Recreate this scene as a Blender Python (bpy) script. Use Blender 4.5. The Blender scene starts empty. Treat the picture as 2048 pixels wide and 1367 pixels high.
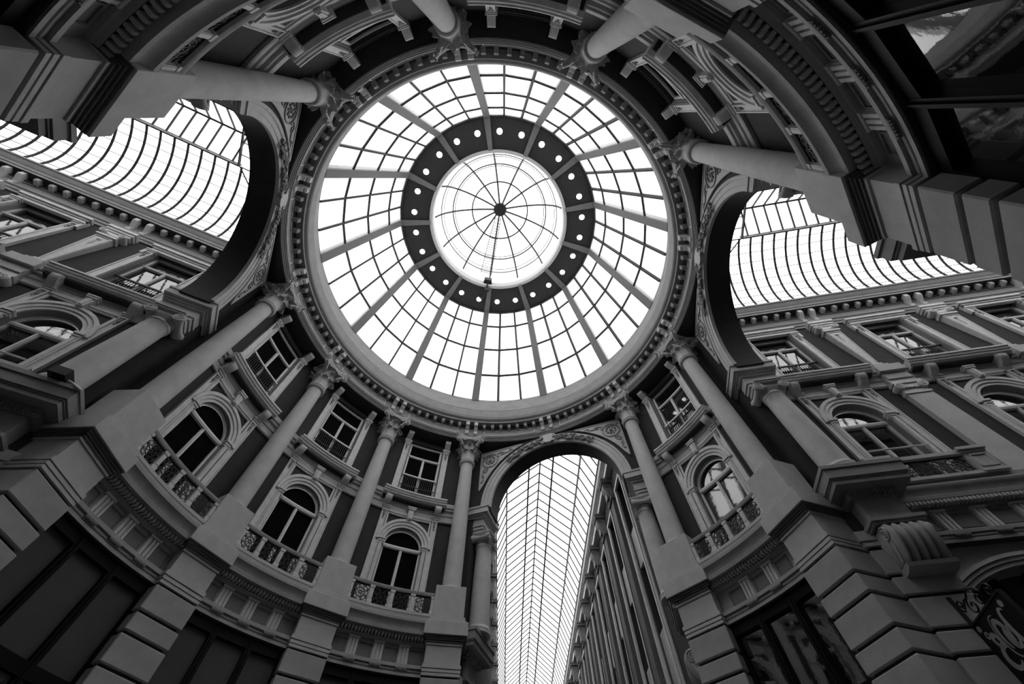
import bpy, bmesh, math, random
from mathutils import Vector, Matrix
random.seed(7)
PI = math.pi
cos, sin, rad = math.cos, math.sin, math.radians
scene = bpy.context.scene
col = scene.collection

# ------------------------------------------------------------------ camera
F_PX, PITCH, ROLL = 819.216, 61.0218, -0.19055
cam_d = bpy.data.cameras.new('camera'); cam_d.sensor_width = 36.0; cam_d.lens = F_PX / 2048 * 36.0
cam_d.clip_start = 0.05; cam_d.clip_end = 400
cam = bpy.data.objects.new('camera', cam_d); col.objects.link(cam)
p_, r_ = rad(PITCH), rad(ROLL)
fw = Vector((0, cos(p_), sin(p_))); up0 = Vector((0, -sin(p_), cos(p_))); rt0 = Vector((1, 0, 0))
rt = rt0 * cos(r_) + up0 * sin(r_); upv = up0 * cos(r_) - rt0 * sin(r_)
M = Matrix((rt, upv, -fw)).transposed().to_4x4(); M.translation = Vector((0.80837, -5.80297, 1.6))
cam.matrix_world = M
scene.camera = cam

# ------------------------------------------------------------------ world, exposure
world = bpy.data.worlds.new('overcast_sky'); scene.world = world; world.use_nodes = True
bgn = world.node_tree.nodes.get('Background') or world.node_tree.nodes.new('ShaderNodeBackground')
bgn.inputs[0].default_value = (1, 1, 1, 1); bgn.inputs[1].default_value = 3.0
scene.view_settings.view_transform = 'Standard'; scene.view_settings.look = 'None'
scene.view_settings.exposure = 0.0; scene.view_settings.gamma = 1.0
scene.view_settings.use_curve_mapping = False
scene.cycles.use_denoising = True
scene.cycles.max_bounces = 6; scene.cycles.diffuse_bounces = 2; scene.cycles.transparent_max_bounces = 12
scene.cycles.caustics_reflective = False; scene.cycles.caustics_refractive = False

# ------------------------------------------------------------------ materials
def mat(name, base, rough=0.75, var=0.15, scale=6.0, bump=0.0, bscale=60.0, spec=0.3, stain=0.0):
    m = bpy.data.materials.new(name); m.use_nodes = True
    nt = m.node_tree; b = nt.nodes['Principled BSDF']
    b.inputs['Roughness'].default_value = rough
    b.inputs['Specular IOR Level'].default_value = spec
    tc = nt.nodes.new('ShaderNodeTexCoord')
    nz = nt.nodes.new('ShaderNodeTexNoise'); nz.inputs['Scale'].default_value = scale
    nz.inputs['Detail'].default_value = 6; nz.inputs['Roughness'].default_value = 0.65
    nt.links.new(tc.outputs['Object'], nz.inputs['Vector'])
    rp = nt.nodes.new('ShaderNodeValToRGB')
    lo = base * (1 - var); hi = base * (1 + var)
    rp.color_ramp.elements[0].position = 0.3; rp.color_ramp.elements[1].position = 0.7
    rp.color_ramp.elements[0].color = (lo, lo, lo, 1); rp.color_ramp.elements[1].color = (hi, hi, hi, 1)
    nt.links.new(nz.outputs['Fac'], rp.inputs['Fac'])
    nt.links.new(rp.outputs['Color'], b.inputs['Base Color'])
    if bump:
        n2 = nt.nodes.new('ShaderNodeTexNoise'); n2.inputs['Scale'].default_value = bscale; n2.inputs['Detail'].default_value = 4
        nt.links.new(tc.outputs['Object'], n2.inputs['Vector'])
        bp = nt.nodes.new('ShaderNodeBump'); bp.inputs['Strength'].default_value = bump; bp.inputs['Distance'].default_value = 0.02
        nt.links.new(n2.outputs['Fac'], bp.inputs['Height']); nt.links.new(bp.outputs['Normal'], b.inputs['Normal'])
    return m

def glass_mat(name, tr=0.94, gloss=0.05, tint=1.0):
    m = bpy.data.materials.new(name); m.use_nodes = True
    nt = m.node_tree; nt.nodes.clear()
    out = nt.nodes.new('ShaderNodeOutputMaterial'); t = nt.nodes.new('ShaderNodeBsdfTransparent')
    t.inputs[0].default_value = (tr, tr, tr, 1)
    g = nt.nodes.new('ShaderNodeBsdfGlossy'); g.inputs['Roughness'].default_value = 0.08
    g.inputs['Color'].default_value = (tint, tint, tint, 1)
    mx = nt.nodes.new('ShaderNodeMixShader'); mx.inputs[0].default_value = gloss
    nt.links.new(t.outputs[0], mx.inputs[1]); nt.links.new(g.outputs[0], mx.inputs[2]); nt.links.new(mx.outputs[0], out.inputs[0])
    return m

def frosted_mat(name, tr=0.7, fac=0.3):
    # laminated roof glass: mostly clear, partly scattering daylight
    m = bpy.data.materials.new(name); m.use_nodes = True
    nt = m.node_tree; nt.nodes.clear()
    out = nt.nodes.new('ShaderNodeOutputMaterial'); t = nt.nodes.new('ShaderNodeBsdfTransparent'); t.inputs[0].default_value = (tr, tr, tr, 1)
    d = nt.nodes.new('ShaderNodeBsdfTranslucent')
    tc = nt.nodes.new('ShaderNodeTexCoord'); nz = nt.nodes.new('ShaderNodeTexNoise'); nz.inputs['Scale'].default_value = 0.7
    rp = nt.nodes.new('ShaderNodeValToRGB'); rp.color_ramp.elements[0].color = (.75, .75, .75, 1); rp.color_ramp.elements[1].color = (.95, .95, .95, 1)
    nt.links.new(tc.outputs['Object'], nz.inputs['Vector']); nt.links.new(nz.outputs['Fac'], rp.inputs['Fac']); nt.links.new(rp.outputs[0], d.inputs[0])
    mx = nt.nodes.new('ShaderNodeMixShader'); mx.inputs[0].default_value = fac
    nt.links.new(t.outputs[0], mx.inputs[1]); nt.links.new(d.outputs[0], mx.inputs[2]); nt.links.new(mx.outputs[0], out.inputs[0])
    return m

STONE = mat('painted_stucco_light', 0.56, 0.7, 0.10, 3.0, 0.3, 70)
SHAFT = mat('granulated_stucco', 0.64, 0.75, 0.12, 1.6, 0.5, 90)
PIER = mat('ashlar_stucco', 0.42, 0.75, 0.16, 1.4, 0.25, 60)
TRIM = mat('painted_moulding', 0.72, 0.6, 0.12, 5.0, 0.15, 80)
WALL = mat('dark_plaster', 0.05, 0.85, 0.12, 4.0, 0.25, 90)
PILDARK = mat('dark_grey_pilaster', 0.15, 0.8, 0.15, 2.0, 0.2, 60)
FRIEZE = mat('mid_grey_plaster', 0.26, 0.8, 0.12, 4.0, 0.2, 80)
ENTM = mat('entablature_paint', 0.44, 0.7, 0.12, 3.0, 0.3, 60)
RINGM = mat('ring_paint', 0.32, 0.7, 0.12, 2.5, 0.25, 60)
SASH = mat('white_window_paint', 0.82, 0.5, 0.06, 5.0)
IRON = mat('black_iron', 0.012, 0.5, 0.1, 8.0, spec=0.4)
SHOPFRAME = mat('black_lacquer', 0.004, 0.5, 0.1, 5.0, spec=0.15)
BLIND = mat('blacked_out_pane', 0.003, 0.7, 0.1, 2.0, spec=0.03)
JOINT = mat('dark_joint', 0.05, 0.9, 0.2, 4.0)  # shade inside the joints is put into this dark core colour
SHOPPANEL = mat('grey_shop_panel', 0.07, 0.6, 0.12, 1.2, spec=0.3)
ROOMGLASS = mat('reflecting_window_glass', 0.008, 0.03, 0.1, 2.0, bump=0.05, bscale=3.0, spec=0.5)
ROOMGLASS.node_tree.nodes['Principled BSDF'].inputs['IOR'].default_value = 2.3
RIBSTEEL = mat('grey_painted_steel', 0.18, 0.6, 0.08, 3.0, 0.1, 60)
BARSTEEL = mat('dark_glazing_bar', 0.035, 0.6, 0.1, 5.0)
DARKPANEL = mat('dark_sheet_panel', 0.035, 0.8, 0.15, 2.0)
DRUMWHITE = mat('lantern_drum_paint', 0.5, 0.6, 0.06, 3.0)
FLOOR = mat('stone_floor', 0.10, 0.5, 0.2, 1.0)
ROOFGLASS = glass_mat('clear_roof_glass', 0.95, 0.03)
DOMEGLASS = frosted_mat('laminated_dome_glass', 0.86, 0.22)
BOARD = mat('black_sign_board', 0.006, 0.5, 0.1, 4.0)
SIGNINK = mat('grey_sign_paint', 0.30, 0.6, 0.15, 8.0)

# ------------------------------------------------------------------ mesh builder
RW = 8.38
def cyl(zb=0.0):
    return lambda s, q, z: ((RW - q) * cos(s / RW) - RW, (RW - q) * sin(s / RW), z - zb)
def flat(zb=0.0):
    return lambda s, q, z: (-q, s, z - zb)
IDENT = lambda a, b, c: (a, b, c)

class MB:
    def __init__(self, mp=IDENT): self.v = []; self.f = []; self.mp = mp
    def add(self, vs, fs):
        o = len(self.v); self.v += [self.mp(*p) for p in vs]; self.f += [tuple(i + o for i in f) for f in fs]; return self
    def raw(self, vs, fs):
        o = len(self.v); self.v += [tuple(p) for p in vs]; self.f += [tuple(i + o for i in f) for f in fs]; return self
    def loops(self, rings, cap=True, close=False):
        n = len(rings[0]); vs = [p for r in rings for p in r]; fs = []
        m = len(rings)
        for i in range(m if close else m - 1):
            a, b = i * n, ((i + 1) % m) * n
            for j in range(n):
                k = (j + 1) % n; fs.append((a + j, a + k, b + k, b + j))
        if cap and not close:
            fs.append(tuple(range(n - 1, -1, -1))); fs.append(tuple(range((m - 1) * n, m * n)))
        return self.add(vs, fs)
    def box(self, s0, s1, q0, q1, z0, z1, n=1):
        return self.loops([[(s0 + (s1 - s0) * i / n, a, b) for a, b in ((q0, z0), (q1, z0), (q1, z1), (q0, z1))] for i in range(n + 1)])
    def sweep(self, prof, s0, s1, n=1):
        return self.loops([[(s0 + (s1 - s0) * i / n, q, z) for q, z in prof] for i in range(n + 1)])
    def arch(self, prof, cs, cz, a0=0.0, a1=PI, n=24):
        return self.loops([[(cs + r * cos(a0 + (a1 - a0) * i / n), q, cz + r * sin(a0 + (a1 - a0) * i / n)) for r, q in prof] for i in range(n + 1)])
    def prism(self, out, q0, q1):      # outline in (s,z)
        n = len(out); vs = [(s, q0, z) for s, z in out] + [(s, q1, z) for s, z in out]
        fs = [tuple(range(n)), tuple(range(2 * n - 1, n - 1, -1))] + [(i, (i + 1) % n, n + (i + 1) % n, n + i) for i in range(n)]
        return self.add(vs, fs)
    def sprism(self, prof, s0, s1):    # outline in (q,z), narrow in s
        return self.sweep(prof, s0, s1, 1)
    def lathe(self, prof, n=24, c=(0, 0), closed=False, cap=True):
        rings = [[(c[0] + r * cos(2 * PI * j / n), c[1] + r * sin(2 * PI * j / n), z) for j in range(n)] for r, z in prof]
        return self.loops(rings, cap=cap and not closed, close=closed)
    def tube(self, path, r, k=6, closed=False):
        P = [Vector(self.mp(*p)) for p in path]; n = len(P); rings = []
        rr = r if isinstance(r, (list, tuple)) else [r] * n
        prev = None
        for i in range(n):
            if closed: t = P[(i + 1) % n] - P[i - 1]
            else: t = P[min(i + 1, n - 1)] - P[max(i - 1, 0)]
            if t.length < 1e-9: t = Vector((0, 0, 1))
            t.normalize()
            if prev is None:
                a = Vector((0, 0, 1)) if abs(t.z) < .9 else Vector((1, 0, 0))
                u = (a - t * a.dot(t)).normalized()
            else:
                u = (prev - t * prev.dot(t))
                u = u.normalized() if u.length > 1e-6 else prev
            prev = u; w = t.cross(u)
            off = PI / k
            rings.append([P[i] + (u * cos(2 * PI * j / k + off) + w * sin(2 * PI * j / k + off)) * rr[i] for j in range(k)])
        o = self.mp; self.mp = IDENT
        self.loops([[tuple(p) for p in r_] for r_ in rings], cap=not closed, close=closed); self.mp = o
        return self
    def bar(self, a, b, w, h=None):    # rectangular bar between two points (no map)
        a, b = Vector(a), Vector(b); h = h or w; t = (b - a).normalized()
        u = Vector((0, 0, 1)) if abs(t.z) < .95 else Vector((1, 0, 0))
        x = t.cross(u).normalized(); y = x.cross(t).normalized()
        vs = []
        for c in (a, b):
            for i, j in ((-1, -1), (1, -1), (1, 1), (-1, 1)): vs.append(tuple(c + x * (i * w / 2) + y * (j * h / 2)))
        return self.raw(vs, [(3, 2, 1, 0), (4, 5, 6, 7), (0, 1, 5, 4), (1, 2, 6, 5), (2, 3, 7, 6), (3, 0, 4, 7)])
    def blob(self, c, r, sq=(1, 1, 1)):
        vs = []; fs = []; n = 6
        for i, (rr, zz) in enumerate(((0.6, -0.75), (1, 0), (0.6, .75))):
            for j in range(n): vs.append((c[0] + r * sq[0] * rr * cos(2 * PI * j / n), c[1] + r * sq[1] * rr * sin(2 * PI * j / n), c[2] + r * sq[2] * zz))
        vs += [(c[0], c[1], c[2] - r * sq[2]), (c[0], c[1], c[2] + r * sq[2])]
        for i in range(2):
            for j in range(n): fs.append((i * n + j, i * n + (j + 1) % n, (i + 1) * n + (j + 1) % n, (i + 1) * n + j))
        for j in range(n): fs.append((18, (j + 1) % n, j)); fs.append((19, 12 + j, 12 + (j + 1) % n))
        return self.add(vs, fs)
    def mesh(self, name, m, angle=32):
        me = bpy.data.meshes.new(name); me.from_pydata(self.v, [], self.f)
        bm = bmesh.new(); bm.from_mesh(me); bmesh.ops.recalc_face_normals(bm, faces=bm.faces); bm.to_mesh(me); bm.free()
        me.materials.append(m)
        me.polygons.foreach_set('use_smooth', [True] * len(me.polygons))
        me.set_sharp_from_angle(angle=rad(angle))
        me.update(); return me

CACHE = {}
def cached(key, fn, name, m, angle=32):
    if key not in CACHE: CACHE[key] = fn().mesh(name, m, angle)
    return CACHE[key]

def tag(o, label=None, cat=None, group=None, kind=None):
    if label: o['label'] = label
    if cat: o['category'] = cat
    if group: o['group'] = group
    if kind: o['kind'] = kind
    return o
def empty(name, loc, rz=0.0):
    o = bpy.data.objects.new(name, None); col.objects.link(o); o.location = loc; o.rotation_euler = (0, 0, rz)
    o.empty_display_size = 0.2; return o
def put(name, me, parent=None, loc=(0, 0, 0), rz=0.0, rot=None):
    o = bpy.data.objects.new(name, me); col.objects.link(o); o.parent = parent; o.location = loc
    o.rotation_euler = rot if rot else (0, 0, rz); return o
def thing(name, loc, rz, label, cat, group=None, kind=None):
    return tag(empty(name, loc, rz), label, cat, group, kind)
def polar(R, deg, z=0.0): return (R * cos(rad(deg)), R * sin(rad(deg)), z)

# ------------------------------------------------------------------ layout (degrees about the rotunda axis)
TH = dict(A=98.85, B=125.61, C=151.74, D=178.50, E=232.9, F=263.63, G=292.68, H=322.9, I=378.32, J=403.67)
BAYS = [('A', 'B', 'the first bay left of the front arch'), ('B', 'C', 'the middle bay of the left front wall'),
        ('C', 'D', 'the bay just below the left arch'), ('E', 'F', 'the upper left bay behind the camera'),
        ('F', 'G', 'the top centre bay behind the camera'), ('G', 'H', 'the upper right bay behind the camera'),
        ('I', 'J', 'the bay between the front and right arches')]
ARCHES = [('front', 71.3), ('left', 205.9), ('right', 350.3)]
FRONT_DIR = 90.9
# ------------------------------------------------------------------ floor
fm = MB(); fm.lathe([(10.5, -0.3), (10.5, 0.0)], 64)
tag(put('floor', fm.mesh('floor', FLOOR)), 'pale stone floor of the round hall', 'floor', kind='structure')
def arcade_basis(deg):
    n = Vector((cos(rad(deg)), sin(rad(deg)), 0)); t = Vector((n.y, -n.x, 0)); return n, t
for nm, deg, c0, ln, dirn in (('left', 205.9, 0, 32, 205.9), ('right', 350.3, 0, 32, 350.3), ('front', FRONT_DIR, 2.8, 62, FRONT_DIR)):
    n, t = arcade_basis(dirn)
    b = MB().box(-4.2, 4.2, 0, 1, -0.3, -0.004)
    b.v = [tuple(n * (9.0 + (ln - 9.0) * v[1]) + t * (v[0] + c0) + Vector((0, 0, v[2]))) for v in b.v]
    tag(put('floor_arcade', b.mesh('floor_arcade', FLOOR)), 'stone floor strip of the %s arcade' % nm, 'floor', kind='structure')

# ------------------------------------------------------------------ bay elements (s along, q towards the hall, z up)
WIN1 = dict(w=0.70, spring=10.95, z0=8.35)          # arched window
WIN2 = dict(w=0.74, z0=12.95, z1=15.97)             # square-headed window
def nseg(kind, L): return max(1, int(L / 0.22)) if kind == 'cyl' else 1
def MP(kind, zb=0.0): return cyl(zb) if kind == 'cyl' else flat(zb)

def wall_mesh(kind, hw, z0, z1, th):
    b = MB(MP(kind, z0)); w1, w2 = WIN1['w'], WIN2['w']; W = max(w1, w2)
    n = nseg(kind, hw - W)
    for sg in (-1, 1):
        lo, hi = (W, hw) if sg > 0 else (-hw, -W)
        b.box(lo, hi, -th, 0, z0, z1, n)
    m = nseg(kind, 2 * W)
    b.box(-W, W, -th, 0, z0, WIN1['z0'], m); b.box(-W, W, -th, 0, 11.72, WIN2['z0'], m); b.box(-W, W, -th, 0, WIN2['z1'], z1, m)
    for sg in (-1, 1):
        lo, hi = (w1, W) if sg > 0 else (-W, -w1)
        b.box(lo, hi, -th, 0, WIN1['z0'], 11.72)
    N = 16; sp = WIN1['spring']
    for i in range(N):
        a0, a1 = PI * i / N, PI * (i + 1) / N
        b.prism([(w1 * cos(a0), sp + w1 * sin(a0)), (w1 * cos(a0), 11.73), (w1 * cos(a1), 11.73), (w1 * cos(a1), sp + w1 * sin(a1))][::-1], -th, 0)
    return b

def arched_window(kind, root, zb, depth, glass, key):
    w, sp, z0 = WIN1['w'], WIN1['spring'], WIN1['z0']; mp = MP(kind, zb); d = -depth
    def frame():
        b = MB(mp)
        b.arch([(w, d - .05), (w, d + .06), (w - .07, d + .06), (w - .07, d - .05)], 0, sp, n=20)
        for sg in (-1, 1):
            lo, hi = (w - .07, w) if sg > 0 else (-w, -w + .07)
            b.box(lo, hi, d - .05, d + .06, z0, sp)
        b.box(-w, w, d - .05, d + .06, z0, z0 + .08, 4); return b
    put('window_frame', cached((key, 'fr', depth), frame, 'window_frame', SASH), root)
    put('transom', cached((key, 'tr', depth), lambda: MB(mp).sweep([(d - .05, sp - .13), (d + .09, sp - .13), (d + .11, sp - .07), (d + .09, sp - .01), (d - .05, sp - .01)], -w + .02, w - .02, 4), 'transom', SASH), root)
    put('mullion', cached((key, 'mu', depth), lambda: MB(mp).box(-.05, .05, d - .05, d + .06, z0, sp - .13).box(-.018, .018, d + .06, d + .085, z0, sp - .13), 'mullion', SASH), root)
    for sg in (-1, 1):
        lo, hi = (.05, w - .07) if sg > 0 else (-w + .07, -.05)
        put('pane', cached((key, 'pn', sg, depth, glass.name), lambda: MB(mp).box(lo, hi, d - .02, d, z0 + .08, sp - .13), 'pane', glass), root)
    def lun():
        r = w - .07; N = 16
        return MB(mp).prism([(r * cos(PI * i / N), sp - .01 + r * sin(PI * i / N)) for i in range(N + 1)], d - .02, d)
    put('lunette_pane', cached((key, 'ln', depth, glass.name), lun, 'lunette_pane', glass), root)
    for sg in (-1, 1):
        put('jamb_lining', cached((key, 'jl', sg, depth), lambda: MB(mp).box(*((w - .004, w + .03) if sg > 0 else (-w - .03, -w + .004)), d + .06, .005, z0, sp), 'jamb_lining', FRIEZE), root)
    # surround
    def archivolt():
        b = MB(mp); b.arch([(w, -.02), (w, .05), (w + .09, .05), (w + .10, .085), (w + .20, .085), (w + .21, .12), (w + .31, .12), (w + .33, .0), (w + .33, -.02)], 0, sp, n=28); return b
    put('archivolt', cached((key, 'av'), archivolt, 'archivolt', TRIM), root)
    put('inner_reveal', cached((key, 'rv', depth), lambda: MB(mp).arch([(w + .012, d + .06), (w + .012, .01), (w - .012, .01), (w - .012, d + .06)], 0, sp, n=20), 'inner_reveal', FRIEZE), root)
    for sg in (-1, 1):
        f = lambda a, b_: (a, b_) if sg > 0 else (-b_, -a)
        def colonnette():
            b = MB(mp); l, h = f(w + .03, w + .165); b.box(l, h, 0, .07, z0, sp - .12)
            l, h = f(w + .055, w + .14); b.box(l, h, .07, .09, z0, sp - .12); return b
        put('colonnette', cached((key, 'cl', sg), colonnette, 'colonnette', TRIM), root)
        def imp():
            b = MB(mp)
            for z_, zz, e, q in ((sp - .12, sp - .06, .0, .09), (sp - .06, sp + .02, .015, .11), (sp + .02, sp + .09, .035, .14)):
                l, h = f(w - .0 - e, w + .175 + e); b.box(l, h, -.06, q, z_, zz)
            return b
        put('impost', cached((key, 'im', sg), imp, 'impost', TRIM), root)
        def pil():
            b = MB(mp); l, h = f(.885, 1.10); b.box(l, h, 0, .07, z0, 12.2)
            l, h = f(.885, .915); b.box(l, h, .07, .10, z0, 12.2); l, h = f(1.07, 1.10); b.box(l, h, .07, .10, z0, 12.2)
            l, h = f(.915, 1.07); b.box(l, h, .07, .10, 12.12, 12.2)
            l, h = f(.86, 1.125); b.box(l, h, 0, .13, 12.2, 12.26); l, h = f(.84, 1.145); b.box(l, h, 0, .16, 12.26, 12.31); return b
        put('pilaster', cached((key, 'pl', sg), pil, 'pilaster', TRIM), root)
        def orn():
            b = MB(mp); c = sg * .9925
            b.blob((c, .095, 11.92), .045, (1, .6, 2.0)); b.blob((c, .095, 11.78), .026, (1, .7, 1))
            for e in (-1, 1): b.tube([(c, .09, 12.0), (c + e * .03, .10, 12.05), (c + e * .06, .10, 12.08)], .014, 5)
            return b
        put('drop_ornament', cached((key, 'or', sg), orn, 'drop_ornament', FRIEZE), root)
        def spf():
            b = MB(mp); l, h = f(.80, .86); b.box(l, h, 0, .06, sp + .32, 12.18); return b
        put('spandrel_fillet', cached((key, 'sf', sg), spf, 'spandrel_fillet', TRIM), root)
    put('head_moulding', cached((key, 'hm'), lambda: MB(mp).sweep([(0, 12.06), (.06, 12.06), (.06, 12.11), (.09, 12.12), (.10, 12.18), (0, 12.18)], -.86, .86, nseg(kind, 1.7)), 'head_moulding', TRIM), root)
    def keystone():
        b = MB(mp)
        b.prism([(-.085, 11.94), (.085, 11.94), (.12, 12.34), (-.12, 12.34)], 0, .19)
        b.box(-.15, .15, 0, .23, 12.34, 12.40).box(-.17, .17, 0, .25, 12.40, 12.45)
        b.box(-.05, .05, .19, .215, 11.97, 12.30); return b
    put('keystone', cached((key, 'ks'), keystone, 'keystone', TRIM), root)

def square_window(kind, root, zb, depth, glass, key, top_corbels=True, rods=False):
    w, z0, z1 = WIN2['w'], WIN2['z0'], WIN2['z1']; mp = MP(kind, zb); d = -depth; zt = 15.2; zr = 14.1
    def frame():
        b = MB(mp)
        for sg in (-1, 1):
            lo, hi = (w - .08, w) if sg > 0 else (-w, -w + .08); b.box(lo, hi, d - .05, d + .06, z0, z1)
        b.box(-w, w, d - .05, d + .06, z1 - .09, z1, 4).box(-w, w, d - .05, d + .06, z0, z0 + .08, 4); return b
    put('window_frame', cached((key, 'fr', depth), frame, 'window_frame', SASH), root)
    put('transom', cached((key, 'tr', depth), lambda: MB(mp).sweep([(d - .05, zt - .05), (d + .08, zt - .05), (d + .10, zt), (d + .08, zt + .05), (d - .05, zt + .05)], -w + .02, w - .02, 4), 'transom', SASH), root)
    put('mullion', cached((key, 'mu', depth), lambda: MB(mp).box(-.05, .05, d - .05, d + .06, z0, zt - .05).box(-.018, .018, d + .06, d + .085, z0, zt - .05), 'mullion', SASH), root)
    for sg in (-1, 1):
        lo, hi = (.05, w - .08) if sg > 0 else (-w + .08, -.05)
        put('pane', cached((key, 'pn', sg, depth, glass.name), lambda: MB(mp).box(lo, hi, d - .02, d, z0 + .08, zt - .05), 'pane', glass), root)
    for sg in (-1, 1):
        put('jamb_lining', cached((key, 'jl', sg, depth), lambda: MB(mp).box(*((w - .004, w + .03) if sg > 0 else (-w - .03, -w + .004)), d + .06, .005, z0, z1), 'jamb_lining', FRIEZE), root)
    put('top_pane', cached((key, 'tp', depth, glass.name), lambda: MB(mp).box(-w + .08, w - .08, d - .02, d, zt + .05, z1 - .09, 3), 'top_pane', glass), root)
    put('guard_rail', cached((key, 'gr', depth), lambda: MB(mp).box(-w, w, d + .10, d + .15, zr - .03, zr + .03, 5), 'guard_rail', SASH if not rods else IRON), root)
    def grille():
        b = MB(mp); n = 17
        for i in range(n):
            s = -w + .1 + (2 * w - .2) * i / (n - 1); b.box(s - .009, s + .009, d + .11, d + .13, z0 + .05, zr - .03)
            if i % 2 == 0:
                b.tube([(s + .04 * cos(a), d + .12, 13.3 + .09 * sin(a)) for a in [2 * PI * k / 8 for k in range(8)]], .008, 4, closed=True)
        b.box(-w, w, d + .105, d + .135, 13.55, 13.575, 5).box(-w, w, d + .105, d + .135, 13.06, 13.085, 5); return b
    put('iron_grille', cached((key, 'gl', depth), grille, 'iron_grille', IRON), root)
    for sg in (-1, 1):
        f = lambda a, b_: (a, b_) if sg > 0 else (-b_, -a)
        def pil():
            b = MB(mp); l, h = f(.80, 1.05); b.box(l, h, 0, .07, z0 - .05, 15.8)
            l, h = f(.80, .84); b.box(l, h, .07, .10, z0, 15.8); l, h = f(1.02, 1.05); b.box(l, h, .07, .10, z0, 15.8); l, h = f(.84, 1.02); b.box(l, h, .07, .10, 15.72, 15.8)
            l, h = f(.77, 1.08); b.box(l, h, 0, .13, 15.8, 15.86); l, h = f(.75, 1.10); b.box(l, h, 0, .16, 15.86, 15.92); return b
        put('pilaster', cached((key, 'pl', sg), pil, 'pilaster', TRIM), root)
        def orn():
            b = MB(mp); c = sg * .93
            b.blob((c, .095, 15.50), .045, (1, .6, 2.0)); b.blob((c, .095, 15.36), .026, (1, .7, 1))
            for e in (-1, 1): b.tube([(c, .09, 15.58), (c + e * .03, .10, 15.63), (c + e * .06, .10, 15.66)], .014, 5)
            return b
        put('drop_ornament', cached((key, 'or', sg), orn, 'drop_ornament', FRIEZE), root)
        if top_corbels:
            def cb():
                c = sg * .93; b = MB(mp)
                b.sprism([(0, 15.93), (.10, 15.93), (.15, 15.97), (.22, 16.03), (.30, 16.08), (.37, 16.15), (.385, 16.23), (.36, 16.30), (.33, 16.34), (0, 16.34)], c - .125, c + .125); return b
            put('corbel', cached((key, 'cb', sg), cb, 'corbel', TRIM), root)
    put('head_moulding', cached((key, 'hm'), lambda: MB(mp).sweep([(0, z1), (.05, z1), (.06, z1 + .04), (.09, z1 + .05), (.09, z1 + .1), (0, z1 + .1)], -.8, .8, nseg(kind, 1.6)), 'head_moulding', WALL if top_corbels else TRIM), root)

def balcony(kind, loc, rz, label, key):
    zb = 12.28; mp = MP(kind, zb); S = 1.33 if kind == 'cyl' else 1.5
    root = thing('window_balcony', (loc[0], loc[1], zb), rz, label, 'balcony', 'narrow balconies under the square windows')
    prof = [(0, 12.66), (.30, 12.66), (.34, 12.70), (.40, 12.72), (.40, 12.77), (.44, 12.79), (.46, 12.86), (.49, 12.87), (.49, 12.93), (0, 12.95)]
    put('slab', cached((key, 'slab'), lambda: MB(mp).sweep(prof, -S, S, nseg(kind, 2 * S)), 'slab', TRIM), root)
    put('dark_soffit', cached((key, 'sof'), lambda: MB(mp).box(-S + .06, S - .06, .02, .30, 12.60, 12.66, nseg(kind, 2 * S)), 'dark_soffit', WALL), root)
    for sg in (-1, 1):
        c = sg * 1.03
        def cb():
            b = MB(mp)
            b.sprism([(.02, 12.28), (.10, 12.28), (.15, 12.30), (.24, 12.34), (.34, 12.40), (.40, 12.48), (.415, 12.56), (.38, 12.62), (.34, 12.66), (.02, 12.66)], c - .12, c + .12)
            for e in (-1, 1): b.tube([(c + e * .125, .29 + .075 * cos(a) * (1 - k * .05), 12.53 + .075 * sin(a) * (1 - k * .05)) for k, a in [(k, k * .7) for k in range(14)]], .014, 4)
            return b
        put('ledge_corbel', cached((key, 'cb', sg), cb, 'ledge_corbel', TRIM), root)
    return root

STRING = [(0, 12.15), (.07, 12.15), (.09, 12.19), (.07, 12.23), (.05, 12.25), (.05, 12.42), (.09, 12.45), (.09, 12.62), (.16, 12.64), (.17, 12.72), (.22, 12.74), (.24, 12.86), (.24, 12.90), (0, 12.93)]
ENT_CYL = [(0, 6.95), (.56, 6.95), (.56, 7.015), (.535, 7.025), (.535, 7.045), (.56, 7.055), (.56, 7.10), (.54, 7.115), (.60, 7.125), (.60, 7.20), (.58, 7.215), (.43, 7.22), (.43, 7.70), (.50, 7.71), (.52, 7.745), (.58, 7.76), (.58, 7.87), (.68, 7.88), (.80, 7.885), (.81, 7.975), (.80, 7.985), (.81, 8.03), (.85, 8.10), (.90, 8.15), (.905, 8.22), (.88, 8.24), (.72, 8.25), (.72, 8.42), (0, 8.42)]
ENT_FLAT = [(q * .55, z) for q, z in ENT_CYL]

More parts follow.
